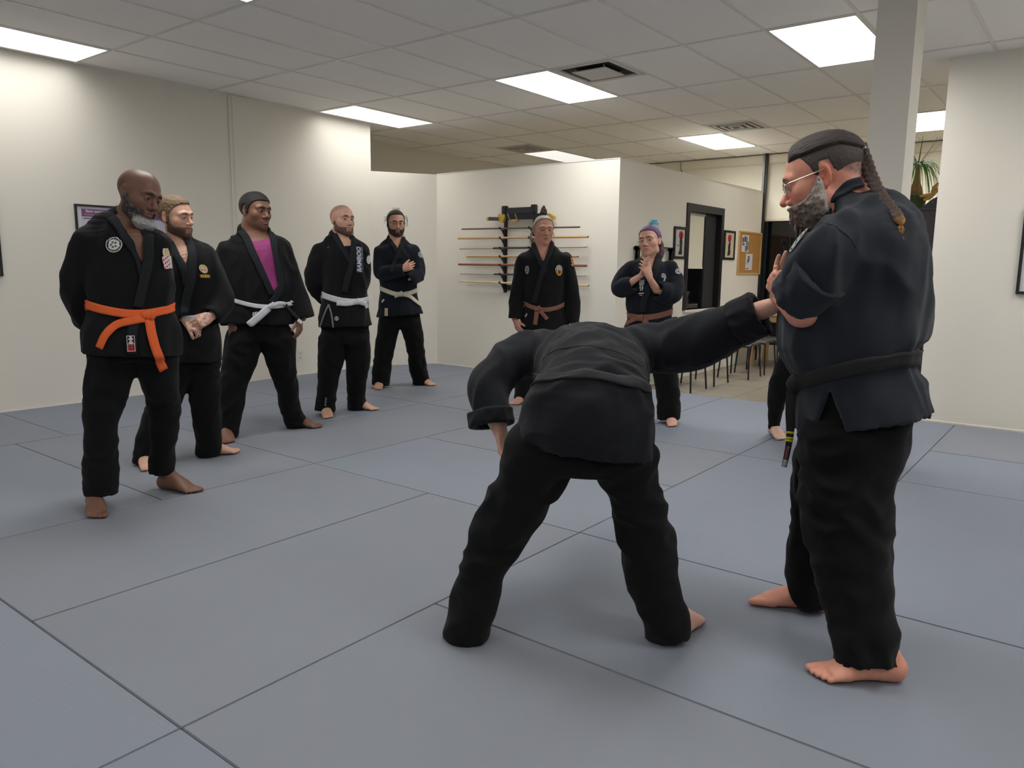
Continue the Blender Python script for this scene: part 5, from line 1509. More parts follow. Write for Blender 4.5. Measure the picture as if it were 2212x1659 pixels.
f = student(dict(
    label='man with blond crop and brown beard, tattooed hands clasped over a white belt', skin=(206, 160, 138), base=((318, 1012), (490, 980)), seed=5, tint=tint2,
    torso=[(420, 779, 55, .15, 0), (418, 725, 54, .145, 0), (414, 682, 49, .13, 0), (412, 640, 54, .135, 0), (408, 590, 58, .135, 0), (402, 560, 58, .12, 0), (394, 540, 48, .09, -.01), (388, 524, 28, .07, -.02)],
    sleeves=[([(444, 560, 0, 23), (466, 600, .0, 23), (479, 645, .03, 25), (470, 672, .08, 23), (456, 684, .12, 21)], True),
             ([(352, 560, 0, 22), (345, 600, 0, 22), (352, 645, .03, 22), (375, 672, .08, 20), (394, 688, .11, 18)], True)],
    vee=[(356, 505), (402, 578), (407, 560), (410, 518)], wd=.03, inset=.012, chest_v=610, lap_in=1,
    pelvis=[(418, 715, 54, .12, 0), (418, 765, 54, .13, 0), (420, 790, 52, .12, 0)],
    legs=[[(392, 790, 0, 32), (366, 845, .0, 32), (342, 900, .02, 30), (325, 950, .04, 29), (318, 1000, .05, 29)],
          [(442, 790, 0, 33), (442, 845, 0, 33), (446, 900, 0, 30), (451, 945, -.01, 27), (449, 980, -.02, 27)]],
    feet=[((322, 1018), (308, 992), -1, (312, 985, .05), 1.0), ((519, 978), (450, 984), 1, (452, 970, -.02), 1.05)],
    head=dict(at=(379, 470), yaw=50, pitch=3, roll=-3, s=1.04, jaw=1.05, red=.45, lips=(168, 104, 98), browc=(110, 82, 58), open=.7, iris=(70, 84, 96), beardc=(.92, (62, 44, 32), beard_short)),
    neck=((390, 535, 24, -.02), (383, 495, 22, -.02)), hands=[clasp],
    lapels=[([(356, 512, -.05), (370, 530), (386, 556), (400, 590), (404, 615)], 17, 0), ([(404, 515), (413, 535), (416, 570), (411, 610), (402, 650), (397, 680)], 17, 1)],
    belt=((366, 676), (412, 688), (463, 680), M_bw, 13)))
FIGS['tattoo'] = f
fringe(f, 'hair', hairline(.078, .004), lambda x, y, z: .004 + .008 * np.clip((z - .06) / .04, 0, 1), (112, 91, 66), .0032, (120, .003), grain=(120, 40, 120))
fringe(f, 'beard', beard_r, .006, (66, 47, 34), .003, (140, .003), grey=(lambda x, y, z: np.clip((y - .075) / .02, 0, 1) * .6, (120, 90, 58)))


def ring_gold(u, v):
    r = math.hypot(u, (v - .25) * 1.25)
    if r < .75:
        if r > .62: return (196, 190, 170)
        if v > .3 and r > .4: return (208, 168, 50)
        return (186, 120, 110) if math.sin(u * 12) + math.sin(v * 14) > .2 else (206, 196, 180)
    if v < -.5 and v > -.95 and abs(u) < .95 and abs(math.sin(u * 11)) > .25: return (206, 158, 44)
    return None


c_ = f.hit(440, 585, f.J0, 0); emblem('chest_patch', c_, f.lat, ZU - f.lat * .2, f.m(25), f.m(31), f.J0, f.jo, ring_gold, 34, label='round gold embroidered patch with lettering ribbon')
c_ = f.hit(384, 765, f.JF, .004)
if c_ is not None: emblem('hem_label', c_, f.lat, ZU, f.m(8), f.m(16), f.JF, f.jo, lambda u, v: (206, 206, 208) if not (abs(v + .3) < .1 or math.sin(u * 9 + v * 5) > .7) else (30, 30, 32), 14)

# --- 3 the young man with the magenta shirt
M_mag = mat('magenta_shirt', (138, 44, 104), 0.7, bump=(300, .2), var=.08, vscale=8)


f = student(dict(
    label='young man in open black jacket over magenta T-shirt with a white belt', skin=(122, 84, 66), base=((492, 955), (672, 922)), seed=9,
    torso=[(565, 698, 65, .17, 0), (565, 672, 65, .17, 0), (564, 648, 63, .165, 0), (562, 620, 66, .17, 0), (558, 580, 68, .16, 0), (553, 545, 70, .14, 0), (548, 520, 55, .10, -.01), (546, 502, 34, .08, -.02)],
    sleeves=[([(490, 545, 0, 23), (484, 590, .01, 23), (489, 640, .03, 24), (500, 700, .06, 22)], True), ([(604, 535, 0, 22), (624, 580, 0, 19), (641, 632, .0, 21), (656, 688, .02, 23)], True)],
    vee=[(527, 488), (590, 632), (604, 615), (582, 488)], wd=.06, inset=.012, chest_v=540, lap_in=1, shirt=(M_mag, .004, 512, 650), shw=.13, shx=.08,
    pelvis=[(565, 668, 60, .14, 0), (563, 705, 63, .15, 0), (562, 735, 62, .14, 0)],
    legs=[[(527, 735, 0, 38), (518, 780, 0, 35), (504, 830, .02, 28), (501, 880, .03, 26), (497, 915, .04, 21), (493, 944, .05, 18)],
          [(600, 735, 0, 38), (607, 780, 0, 31), (619, 830, -.01, 24), (624, 870, -.02, 22), (634, 900, -.02, 22), (643, 920, -.02, 24)]],
    feet=[((495, 959), (488, 942), -1, (492, 935, .05), 1.0), ((692, 925), (641, 922), 1, (650, 912, -.02), 1.05)],
    head=dict(at=(552, 457), yaw=42, pitch=3, roll=2, s=1.12, cheek=1.1, jaw=1.15, nw=1.35, lip=1.3, red=.1, lips=(150, 96, 92), browc=(44, 32, 28), open=.65, iris=(30, 22, 18), beardc=(.35, (50, 36, 30), beard_short)),
    neck=((548, 516, 25, -.02), (548, 480, 23, -.02)),
    hands=[simple_hand((501, 699, .06), (508, 740, .09), (.5, -.7, 0), (.75, .5, 0), 1.02, (10, 16, 14), fore=(498, 668, .04)), simple_hand((648, 688, .02), (646, 732, .06), (-.8, -.4, 0), (-.3, .9, 0), 1.0, (12, 20, 16), fore=(645, 660, .0))],
    lapels=[([(520, 498, -.08), (532, 515), (545, 545), (560, 575), (576, 608), (588, 636)], 15, 0), ([(580, 492), (589, 512), (593, 545), (602, 590), (606, 618), (596, 640), (586, 655)], 14, 1)],
    belt=((501, 643), (580, 662), (628, 652), M_bw, 9), knot=(587, 661, 1.0, .2), ends=[([(580, 665), (566, 678), (552, 690), (537, 703)], 15, None), ([(594, 657), (605, 655), (616, 657)], 8, None), ([(612, 656), (630, 674), (646, 692)], 8, M_bk)]))
FIGS['magenta'] = f
fringe(f, 'hair', hairline(.064, -.004, -.02), .008, (26, 22, 22), .0034, (150, .003))
c_ = f.hit(551, 679, f.JF, .004); emblem('hem_label', c_, f.lat + ZU * .2, ZU, f.m(11), f.m(9), f.JF, f.jo, lambda u, v: (200, 200, 202) if math.sin(u * 8) + math.sin(v * 9) > -.3 else (40, 40, 42), 12)
c_ = f.hit(648, 694, f.JF, .016)
emblem('belt_tip', f.p(649, 695, .09) if c_ is None else c_, f.lat * .6 - ZU * .5, ZU * .6 + f.lat * .4, f.m(11), f.m(7), None, f.bo, lambda u, v: (206, 206, 206), 3)

# --- 4 the shaven-headed man with BAMBOO patch
f = student(dict(
    label='shaven-headed man with trimmed beard, lettered chest patch and white belt', skin=(198, 154, 132), base=((708, 900), (795, 885)), seed=12,
    torso=[(745, 704, 57, .15, 0), (744, 675, 53, .15, 0), (746, 640, 47, .135, 0), (747, 605, 48, .14, 0), (744, 565, 50, .135, 0), (740, 540, 52, .12, 0), (737, 522, 40, .09, -.01), (736, 508, 24, .07, -.02)],
    sleeves=[([(693, 545, 0, 19), (680, 585, -.02, 20), (683, 615, -.06, 20), (704, 645, -.15, 17), (735, 655, -.2, 15)], False), ([(779, 545, 0, 18), (786, 585, -.03, 17), (782, 612, -.08, 15), (765, 645, -.18, 14), (740, 655, -.22, 14)], False)],
    vee=[(724, 500), (757, 562), (760, 545), (762, 505)], wd=.03, inset=.012, chest_v=535, lap_in=1, shirt=(M_gin, .004, 522, 590),
    pelvis=[(745, 680, 52, .12, 0), (745, 710, 53, .13, 0), (744, 740, 52, .12, 0)],
    legs=[[(717, 735, 0, 28), (714, 780, 0, 27), (709, 815, .01, 22), (706, 855, .02, 21), (701, 888, .03, 22)], [(771, 735, 0, 28), (773, 780, 0, 26), (770, 825, -.01, 21), (769, 858, -.01, 19), (773, 884, -.01, 22)]],
    feet=[((709, 905), (704, 893), -1, (704, 888, .03), 1.0), ((815, 887), (777, 884), 1, (780, 880, 0), 1.02)],
    head=dict(at=(739, 477), yaw=34, pitch=-3, roll=2, s=1.09, jaw=1.0, red=.3, lips=(160, 108, 98), browc=(62, 46, 38), open=1.0, iris=(48, 38, 34), stubble=(.35, (112, 100, 92)), beardc=(.75, (84, 62, 50), beard_short), look=(25, 0)),
    neck=((745, 525, 19, -.02), (742, 495, 18, -.02)),
    lapels=[([(722, 506, -.05), (730, 520), (740, 537), (752, 556), (757, 566)], 12, 0), ([(758, 508), (763, 522), (763, 550), (757, 580), (750, 605), (744, 632)], 12.5, 1)],
    belt=((700, 636), (755, 651), (792, 646), M_bw, 13), knot=(771, 652, 1.1, .1), ends=[([(766, 653), (750, 656), (727, 655)], 10, None), ([(776, 652), (790, 657), (803, 664)], 11, None)]))
FIGS['bamboo'] = f
fringe(f, 'beard', beard_r, .0032, (88, 64, 52), .003, (140, .0015))
yd = unit(ZU * 1.0 + f.lat * .02); xd = f.lat + f.h * .35
c_ = f.hit(776, 560, f.J0, 0); emblem('lettered_patch', c_, xd, yd, f.m(16), f.m(56), f.J0, f.jo, lambda u, v: (46, 54, 78) if math.sin(u * 5 + v * 9) + math.sin(v * 4) > -1.2 else (66, 74, 98), 20, .005)


def patch_text(fig, s_, size, c, xd, yd, m, f_, off, parent, bold=0.0, shear=0.0, sy=1.0):
    me = text_mesh(s_, size, 0.0, bold, shear); V = np.array([v.co[:] for v in me.vertices]); xd, yd = unit(xd), unit(yd); W = c + V[:, :1] * xd + V[:, 1:2] * yd * sy; W = settle(W, f_, off, 3); W = W + f_.grad(W) * (LIFT[0] + .001)
    for v, p_ in zip(me.vertices, W): v.co = p_
    me.materials.clear(); return obj('lettering', me, m, parent)


M_txt = mat('white_lettering', (205, 205, 208), .7)
patch_text(f, 'BAMBOO', f.m(12.5), c_ - unit(xd) * f.m(1.6) - yd * f.m(1), yd, -unit(xd), M_txt, f.J0, .0075, f.jo, bold=.0012, shear=.25)
patch_text(f, 'BREAK', f.m(9), c_ + unit(xd) * f.m(5) + yd * f.m(12), yd, -unit(xd), mat('grey_lettering', (140, 144, 156), .7), f.J0, .0075, f.jo, bold=.0, shear=.25)
c_ = f.hit(795, 561, f.J0, 0)
if c_ is not None: emblem('sleeve_patch', c_, f.lat + f.h, ZU, f.m(13), f.m(18), f.J0, f.jo, lambda u, v: (200, 200, 200) if u * u + v * v < 1 else None, 16)
c_ = f.hit(727, 688, f.JF, .004); emblem('hem_logo', c_, f.lat, ZU, f.m(9), f.m(9), f.JF, f.jo, lambda u, v: None if u * u + v * v > 1 else ((190, 190, 190) if u * u + v * v > .55 or abs(u) < .16 or abs(v) < .14 else (26, 26, 28)), 20)
for q in [[(710, 658), (700, 680), (691, 706)], [(710, 658), (716, 680), (720, 708)]]: belt_end(f, f.JF, q, f.m(3.2), mat('grey_cord_cloth', (120, 122, 124), .8), f.tro, .010, name='drawstring', wn=3)
c_ = f.hit(703, 868, f.Tr, .004)
if c_ is not None: patch_text(f, 'www', f.m(9), c_, ZU + f.lat * .1, -f.lat, mat('grey_lettering', (140, 144, 156), .7), f.Tr, .008, f.tro)

# --- 5 the man with glasses and crossed arms


def crossed(fig, S):
    B = np.stack([fig.lat, -fig.h, ZU], 1); w1 = fig.p(868, 582, .19); hand_ops(S, w1, fig.p(893, 573, .17) - w1, B @ [.1, -1, .1], B @ [-.1, .2, 1], 1.0, (15, 20, 15), (25, 15), 2, fore=fig.p(850, 586, .2))


f = student(dict(
    label='man with glasses, dark beard and tied hair, arms crossed above cream belt', skin=(196, 148, 124), base=((818, 840), (920, 832)), seed=15, mj=M_gin, arm_k=.02,
    torso=[(864, 681, 50, .15, 0), (862, 660, 44, .145, 0), (861, 628, 38, .125, 0), (860, 604, 40, .13, 0), (858, 570, 42, .13, 0), (856, 545, 43, .12, 0), (855, 531, 35, .09, -.01), (855, 517, 20, .07, -.02)],
    sleeves=[([(824, 545, 0, 16), (821, 572, .03, 15), (824, 590, .08, 15), (845, 588, .16, 14.5), (872, 583, .19, 13)], True), ([(892, 545, 0, 16), (901, 572, .03, 16), (903, 592, .08, 16), (893, 600, .16, 14), (884, 604, .18, 13)], True)],
    vee=[(841, 514), (859, 538), (870, 514)], wd=.03, inset=.01, chest_v=552, lap_in=1,
    pelvis=[(863, 655, 42, .11, 0), (863, 685, 44, .12, 0), (863, 705, 44, .12, 0)],
    legs=[[(841, 695, 0, 24), (833, 740, 0, 21), (827, 780, .01, 20), (824, 805, .02, 20), (822, 832, .03, 18)], [(885, 695, 0, 24), (896, 740, -.01, 20), (901, 780, -.01, 19), (905, 805, -.02, 19), (911, 831, -.02, 18)]],
    feet=[((816, 843), (822, 833), 1, (820, 828, .03), .98), ((938, 834), (908, 830), 1, (915, 828, -.02), 1.0)],
    head=dict(at=(855, 482), yaw=13, pitch=7, roll=0, s=1.06, jaw=.95, red=.35, lips=(150, 96, 90), browc=(40, 30, 26), open=.7, iris=(40, 30, 26), beardc=(.95, (40, 28, 24), beard_short)),
    neck=((856, 532, 14, -.02), (855, 508, 14, -.02)), hands=[crossed],
    lapels=[([(840, 518, -.05), (848, 528), (858, 544), (866, 560)], 9, 0), ([(871, 516), (868, 530), (860, 546), (852, 566), (846, 590)], 9, 1)],
    belt=((822, 621), (862, 636), (900, 626), M_bc, 9.5), knot=(864, 635, 1.1, 0), ends=[([(870, 636), (885, 640), (898, 650), (911, 663)], 8, None), ([(860, 637), (852, 640)], 8, None)]))
FIGS['crossed'] = f
fringe(f, 'hair', hairline(.082, .022, -.02), .009, (48, 34, 28), .0036, (90, .003), grain=(130, 16, 130))
fringe(f, 'beard', beard_r, .010, (38, 27, 24), .003, (110, .004))
rp = random.Random(2)
strands(f, 'loose_hair', [[loc2w(f, (e * .07, -.01, .05)), loc2w(f, (e * (.09 + rp.uniform(0, .02)), .0, .03 + rp.uniform(-.03, .04))), loc2w(f, (e * (.10 + rp.uniform(-.01, .03)), .01, -.0 + rp.uniform(-.05, .05)))] for e in (-1, 1) for _ in range(9)] + [[loc2w(f, (rp.uniform(-.05, .05), -.02, .11)), loc2w(f, (rp.uniform(-.05, .05), .0, .135)), loc2w(f, (rp.uniform(-.07, .07), .02, .13 + rp.uniform(0, .02)))] for _ in range(7)], .0014, .0005, (56, 42, 34), nn=4)
glasses(f, mat('dark_metal_frame', (36, 30, 32), .3, metal=.6), .021, .0145, 'thin dark-rimmed glasses')
c_ = f.hit(908, 551, f.J0, 0)
if c_ is not None: emblem('sleeve_patch', c_, f.lat + f.h * .6, ZU, f.m(12), f.m(14), f.J0, f.jo, lambda u, v: None if u * u + v * v > 1 else ((170, 172, 178) if u * u + v * v > .6 or .1 < u * u + v * v < .3 else (34, 38, 48)), 22)
c_ = f.hit(835, 674, f.JF, .004); emblem('woven_label', c_, f.lat, ZU, f.m(8), f.m(16), f.JF, f.tro, lambda u, v: (196, 184, 160) if abs(u) > .6 or abs(v) > .7 or math.sin(u * 7 + v * 9) > 0 else (186, 130, 70), 16, .008)
c_ = f.hit(828, 650, f.JF, .006); emblem('belt_tip', c_, f.lat + ZU * .7, ZU - f.lat * .7, f.m(9), f.m(5), f.JF, f.bo, lambda u, v: (206, 206, 206), 6, .012)

# --- 6 the grey-haired man with a topknot
f = student(dict(
    label='older man with grey hair, topknot and brown belt, before the weapon rack', skin=(190, 138, 118), base=((1116, 872), (1212, 868)), seed=19,
    torso=[(1176, 742, 52, .16, 0), (1176, 700, 50, .155, 0), (1176, 662, 43, .14, 0), (1176, 635, 45, .14, 0), (1176, 595, 46, .14, 0), (1175, 565, 47, .125, 0), (1174, 548, 38, .10, -.01), (1173, 532, 24, .08, -.02)],
    sleeves=[([(1134, 563, 0, 18), (1122, 600, 0, 16), (1116, 640, .02, 15.5), (1112, 688, .05, 14.5)], True), ([(1218, 563, 0, 18), (1232, 600, 0, 16), (1237, 640, .02, 15.5), (1236, 698, .05, 15)], True)],
    vee=[(1153, 520), (1172, 572), (1194, 520)], wd=.03, inset=.012, chest_v=585, lap_in=1,
    pelvis=[(1176, 690, 46, .13, 0), (1176, 730, 48, .13, 0), (1176, 750, 46, .12, 0)],
    legs=[[(1152, 745, 0, 26), (1142, 790, 0, 23), (1134, 825, .01, 21), (1129, 863, .02, 19)], [(1200, 745, 0, 26), (1204, 790, 0, 23), (1206, 825, .01, 21), (1208, 860, .02, 19)]],
    feet=[((1106, 876), (1132, 870), -1, (1126, 860, .02), 1.0), ((1216, 880), (1208, 868), -1, (1206, 860, .02), 1.0)],
    head=dict(at=(1174, 498), yaw=14, pitch=2, roll=0, s=1.1, jaw=.95, cheek=.95, red=.55, lips=(160, 98, 92), browc=(120, 98, 84), brow=.5, open=.9, iris=(60, 66, 70)),
    neck=((1173, 548, 18, -.02), (1173, 518, 17, -.02)),
    hands=[simple_hand((1112, 690, .05), (1122, 716, .09), (.8, -.5, 0), (.5, .8, 0), 1.0, (15, 25, 20), fore=(1112, 668, .04)), simple_hand((1238, 700, .05), (1232, 728, .08), (-.8, -.5, 0), (-.5, .8, 0), 1.0, (15, 25, 20), fore=(1238, 678, .04))],
    lapels=[([(1151, 526, -.05), (1158, 545), (1168, 565), (1180, 590)], 11, 0), ([(1193, 522), (1188, 545), (1178, 570), (1168, 600), (1160, 630), (1154, 655)], 11, 1)],
    belt=((1133, 653), (1172, 669), (1219, 655), M_bb, 9.5), knot=(1162, 667, 1.05, .2), ends=[([(1160, 670), (1158, 684), (1156, 702)], 9.5, None), ([(1166, 671), (1174, 680), (1182, 690)], 8, None)]))
FIGS['grey'] = f
fringe(f, 'hair', hairline(.088, .022, -.0), .008, (128, 118, 108), .0036, (90, .003), grain=(130, 16, 130), grey=(lambda x, y, z: .3 + 0 * x, (170, 164, 156)))
S = Sdf(); k0 = loc2w(f, (0, -.01, .115)); S.add(Loft([k0, k0 + ZU * .025, k0 + ZU * .055, k0 + ZU * .085], [.030, .034, .026, .012], [.028, .03, .022, .01], f.lat), .01)
V, Q = nets(S, .004); Nn = vnormals(V, Q); V = V + Nn * (pnoise(V * 60)[:, None] * .008); o = obj('topknot', mesh_np('topknot', V, Q, M_hair, np.tile(lin((58, 42, 34)), (len(V), 1))), None, f.root)
rp = random.Random(6)
strands(f, 'hair_strand', [[loc2w(f, (e * .074, -.02, .03)), loc2w(f, (e * (.086 + rp.uniform(0, .02)), -.03, -.03)), loc2w(f, (e * (.09 + rp.uniform(-.02, .02)), -.03, -.09 + rp.uniform(-.02, .02))), loc2w(f, (e * (.075 + rp.uniform(-.02, .02)), -.04, -.15 + rp.uniform(-.03, .03)))] for e in (1,) for _ in range(16)] + [[loc2w(f, (-.074, -.02, .03 + rp.uniform(-.02, .03))), loc2w(f, (-.088, -.02, -.01)), loc2w(f, (-.09 - rp.uniform(0, .02), -.02, -.05 - rp.uniform(0, .06)))] for _ in range(6)], .0022, .0007, (160, 152, 142), nn=4)
c_ = f.hit(1140, 583, f.J0, 0); emblem('chest_patch', c_, f.lat + f.h * .2, ZU, f.m(13), f.m(17), f.J0, f.jo, lambda u, v: None if u * u + v * v > 1 else ((176, 176, 174) if u * u + v * v > .72 or .3 < u * u + v * v < .5 or u * u + v * v < .06 else (26, 28, 36)), 30, label='round white ringed patch')
c_ = f.hit(1207, 584, f.J0, 0); emblem('chest_patch', c_, f.lat, ZU, f.m(19), f.m(22), f.J0, f.jo, lambda u, v: None if u * u + v * v > 1 else (((190, 190, 192) if math.sin(u * 12 + v * 3) > -.6 else (60, 60, 64)) if v > .05 else ((202, 160, 60) if .25 < u * u + (v + .35) ** 2 < .5 or v < -.8 else ((90, 60, 40) if u * u + (v + .35) ** 2 < .12 else (150, 104, 48)))), 30, label='round patch with silver top and gold bottom')
c_ = f.hit(1235, 566, f.J0, 0)
if c_ is not None: emblem('shoulder_patch', c_, f.lat + f.h * .8, ZU, f.m(12), f.m(20), f.J0, f.jo, lambda u, v: (188, 120, 62) if abs(u) < .8 - .5 * abs(math.sin(v * 5)) else None, 20)
c_ = f.hit(1137, 681, f.JF, .004)
if c_ is not None: emblem('hem_label', c_, f.lat + ZU * .8, ZU - f.lat * .8, f.m(9), f.m(5), f.JF, f.jo, lambda u, v: (200, 200, 200) if abs(u) > .2 else None, 14)

# --- 7 the woman with purple hair


def palms(fig, S):
    B = np.stack([fig.lat, -fig.h, ZU], 1); w1 = fig.p(1386, 594, .20); w2 = fig.p(1404, 602, .23)
    hand_ops(S, w1, fig.p(1391, 570, .24) - w1, B @ [.9, .1, .2], B @ [-.1, -1, 0], .95, (10, 14, 12), (20, 10), 2, fore=fig.p(1352, 618, .14), fr=(.026, .034))
    hand_ops(S, w2, fig.p(1393, 574, .27) - w2, B @ [-.75, -.6, .1], B @ [.7, -.35, .5], .95, (10, 16, 14), (30, 8), 3, fore=fig.p(1418, 626, .15), fr=(.026, .034))


f = student(dict(
    label='woman with purple hair tied back, palms pressed together above a brown belt', skin=(206, 158, 136), base=((1392, 912), (1450, 915)), seed=23, mj=M_gin, arm_k=.02,
    torso=[(1404, 752, 60, .16, 0), (1403, 715, 55, .16, 0), (1404, 682, 46, .14, 0), (1403, 655, 50, .15, 0), (1403, 615, 48, .15, 0), (1404, 590, 48, .125, 0), (1404, 573, 38, .09, -.01), (1406, 560, 22, .065, -.02)],
    sleeves=[([(1366, 583, 0, 19), (1350, 600, .02, 20), (1342, 622, .07, 21), (1356, 618, .13, 19), (1368, 612, .16, 16)], True), ([(1446, 583, 0, 20), (1455, 605, .02, 21), (1450, 632, .07, 24), (1434, 634, .13, 22), (1420, 628, .17, 19)], True)],
    vee=[(1390, 555), (1403, 612), (1420, 552)], wd=.03, inset=.012, chest_v=600, lap_in=1, shirt=(M_gin, .004, 573, 660),
    pelvis=[(1404, 700, 52, .14, 0), (1404, 735, 56, .14, 0), (1404, 765, 54, .13, 0)],
    legs=[[(1378, 760, 0, 28), (1374, 810, 0, 25), (1376, 850, .01, 24), (1380, 898, .02, 23)], [(1432, 760, 0, 28), (1438, 810, 0, 26), (1443, 850, 0, 25), (1445, 904, .02, 25)]],
    feet=[((1388, 918), (1388, 903), -1, (1386, 900, .02), .92), ((1453, 923), (1446, 908), -1, (1445, 905, .02), .94)],
    head=dict(at=(1404, 522), yaw=-22, pitch=-2, roll=-8, s=1.03, jaw=.9, cheek=1.0, nose=.7, soft=.004, red=.45, lips=(188, 112, 106), browc=(92, 66, 54), open=1.05, iris=(70, 62, 50), frown=.002, look=(-25, 0)),
    neck=((1407, 572, 17, -.02), (1406, 545, 16, -.02)), hands=[palms],
    lapels=[([(1383, 562, -.04), (1385, 580), (1388, 605), (1390, 630), (1396, 655)], 14, 0), ([(1424, 546, -.02), (1421, 562), (1413, 590), (1402, 620), (1391, 650), (1388, 675)], 15, 1)],
    belt=((1358, 680), (1392, 685), (1450, 671), M_bb, 12.5), knot=(1382, 687, 1.2, 0), ends=[([(1390, 688), (1396, 700), (1399, 716)], 13, None), ([(1378, 688), (1366, 692), (1352, 700)], 9, None)]))
FIGS['woman'] = f
fringe(f, 'hair', hairline(.076, .012, .012), .007, (96, 62, 120), .0034, (90, .003), grain=(130, 16, 130), grey=(lambda x, y, z: np.clip((x + .0) / .03, 0, 1) * .7, (104, 92, 90)))
S = Sdf(); S.add(Loft([loc2w(f, (-.02, -.095, .02)), loc2w(f, (-.035, -.12, -.02)), loc2w(f, (-.04, -.11, -.09)), loc2w(f, (-.03, -.09, -.15))], [.02, .026, .024, .012], [.018, .022, .02, .01], f.lat), .01)
V, Q = nets(S, .004); V = V + vnormals(V, Q) * (pnoise(V * 60)[:, None] * .005); obj('ponytail', mesh_np('ponytail', V, Q, M_hair, np.tile(lin((78, 58, 62)), (len(V), 1))), None, f.root)
wf = lambda u, v: (176, 178, 182) if (abs(u) < .75 and v > -.1 and u * u + (v - .3) ** 2 < .55 and math.sin(u * 11 + v * 9) > -.55) or (abs(u - .3 + v * -.4) < .22 and -1 < v < .0) else None
c_ = f.hit(1433, 600, f.J0, 0); emblem('chest_patch', c_, f.lat, ZU, f.m(17), f.m(18), f.J0, f.jo, wf, 30, label='white embroidered emblem')
c_ = f.hit(1464, 587, f.J0, 0)
if c_ is not None: emblem('sleeve_patch', c_, f.lat + f.h * .8, ZU, f.m(13), f.m(14), f.J0, f.jo, lambda u, v: None if u * u + v * v > 1 else ((190, 192, 196) if u * u + v * v > .65 or .12 < u * u + v * v < .35 else (30, 34, 44)), 24)
c_ = f.hit(1386, 622, f.J0, .006)
emblem('printed_motif', c_, f.lat + ZU * .1, ZU, f.m(11), f.m(34), f.F, f.jo, lambda u, v: (188, 190, 194) if (v > .35 and math.sin(u * 8) * math.sin(v * 15) > -.35) or (abs(v) < .32 and .18 < abs(u) < .85 - abs(v)) or (-.75 < v < -.6) or (-.95 < v < -.88 and abs(u) < .5) else None, 30, .012)

# --- 10 the person hidden behind the instructor
f = student(dict(
    label='person hidden behind the instructor, only a black trouser leg and foot visible', skin=(214, 176, 156), base=((1682, 948), (1752, 960)), seed=29,
    torso=[(1768, 740, 50, .15, 0), (1768, 700, 48, .15, 0), (1768, 660, 42, .13, 0), (1770, 620, 44, .13, 0), (1772, 570, 46, .13, 0), (1774, 540, 46, .12, 0), (1775, 522, 36, .09, -.01), (1776, 506, 22, .07, -.02)],
    sleeves=[([(1746, 545, 0, 17), (1748, 590, .0, 16), (1752, 640, .03, 15), (1765, 670, .1, 14)], False), ([(1806, 545, 0, 17), (1812, 590, 0, 16), (1810, 640, .03, 15), (1800, 670, .1, 14)], False)],
    pelvis=[(1766, 700, 44, .12, 0), (1764, 740, 46, .12, 0)], foldt=.007,
    legs=[[(1738, 735, 0, 26), (1716, 765, 0, 27), (1690, 820, .02, 25), (1678, 865, .03, 19), (1674, 898, .04, 14), (1671, 926, .05, 11)], [(1786, 735, 0, 26), (1780, 800, 0, 24), (1768, 860, 0, 22), (1756, 935, .0, 18)]],
    feet=[((1690, 952), (1668, 938), -1, (1670, 930, .05), .98), ((1760, 975), (1752, 958), 1, (1750, 955, 0), 1.0)],
    head=dict(at=(1782, 470), yaw=-40, pitch=0, roll=0, s=1.05, browc=(60, 46, 38)), neck=((1778, 520, 18, -.02), (1780, 495, 17, -.02)), hv=.006))
fringe(f, 'hair', hairline(), .008, (60, 46, 38), .006)

# --- 8 the man bending forward, seen from behind, his right arm held by the instructor
M_gib = mat('ribbed_black_cotton', (20, 22, 27), 0.9, bump=(900, 0.25, 0.0015), spec=0.18, sheen=0.06, var=0.12, vscale=5, stripes=('Z', 75, 0.6, 0.08))


def bent_hands(fig, S):
    B = np.stack([fig.lat, -fig.h, ZU], 1)
    w = fig.p(1686, 655, -.14); hand_ops(S, w, fig.p(1697, 540, -.16) - w, B @ [.3, .9, .1], B @ [-.9, .4, .0], 1.0, (6, 10, 8), (14, 10), 2, fore=fig.p(1612, 682, -.22), fr=(.030, .036))


def bent_hand2(fig, S):
    B = np.stack([fig.lat, -fig.h, ZU], 1)
    w = fig.p(1080, 930, -.20); hand_ops(S, w, fig.p(1092, 985, -.16) - w, B @ [.9, .3, 0], B @ [.2, -.9, 0], 1.08, (20, 30, 20), (20, 15), 3, fore=fig.p(1068, 890, -.22), fr=(.032, .038))


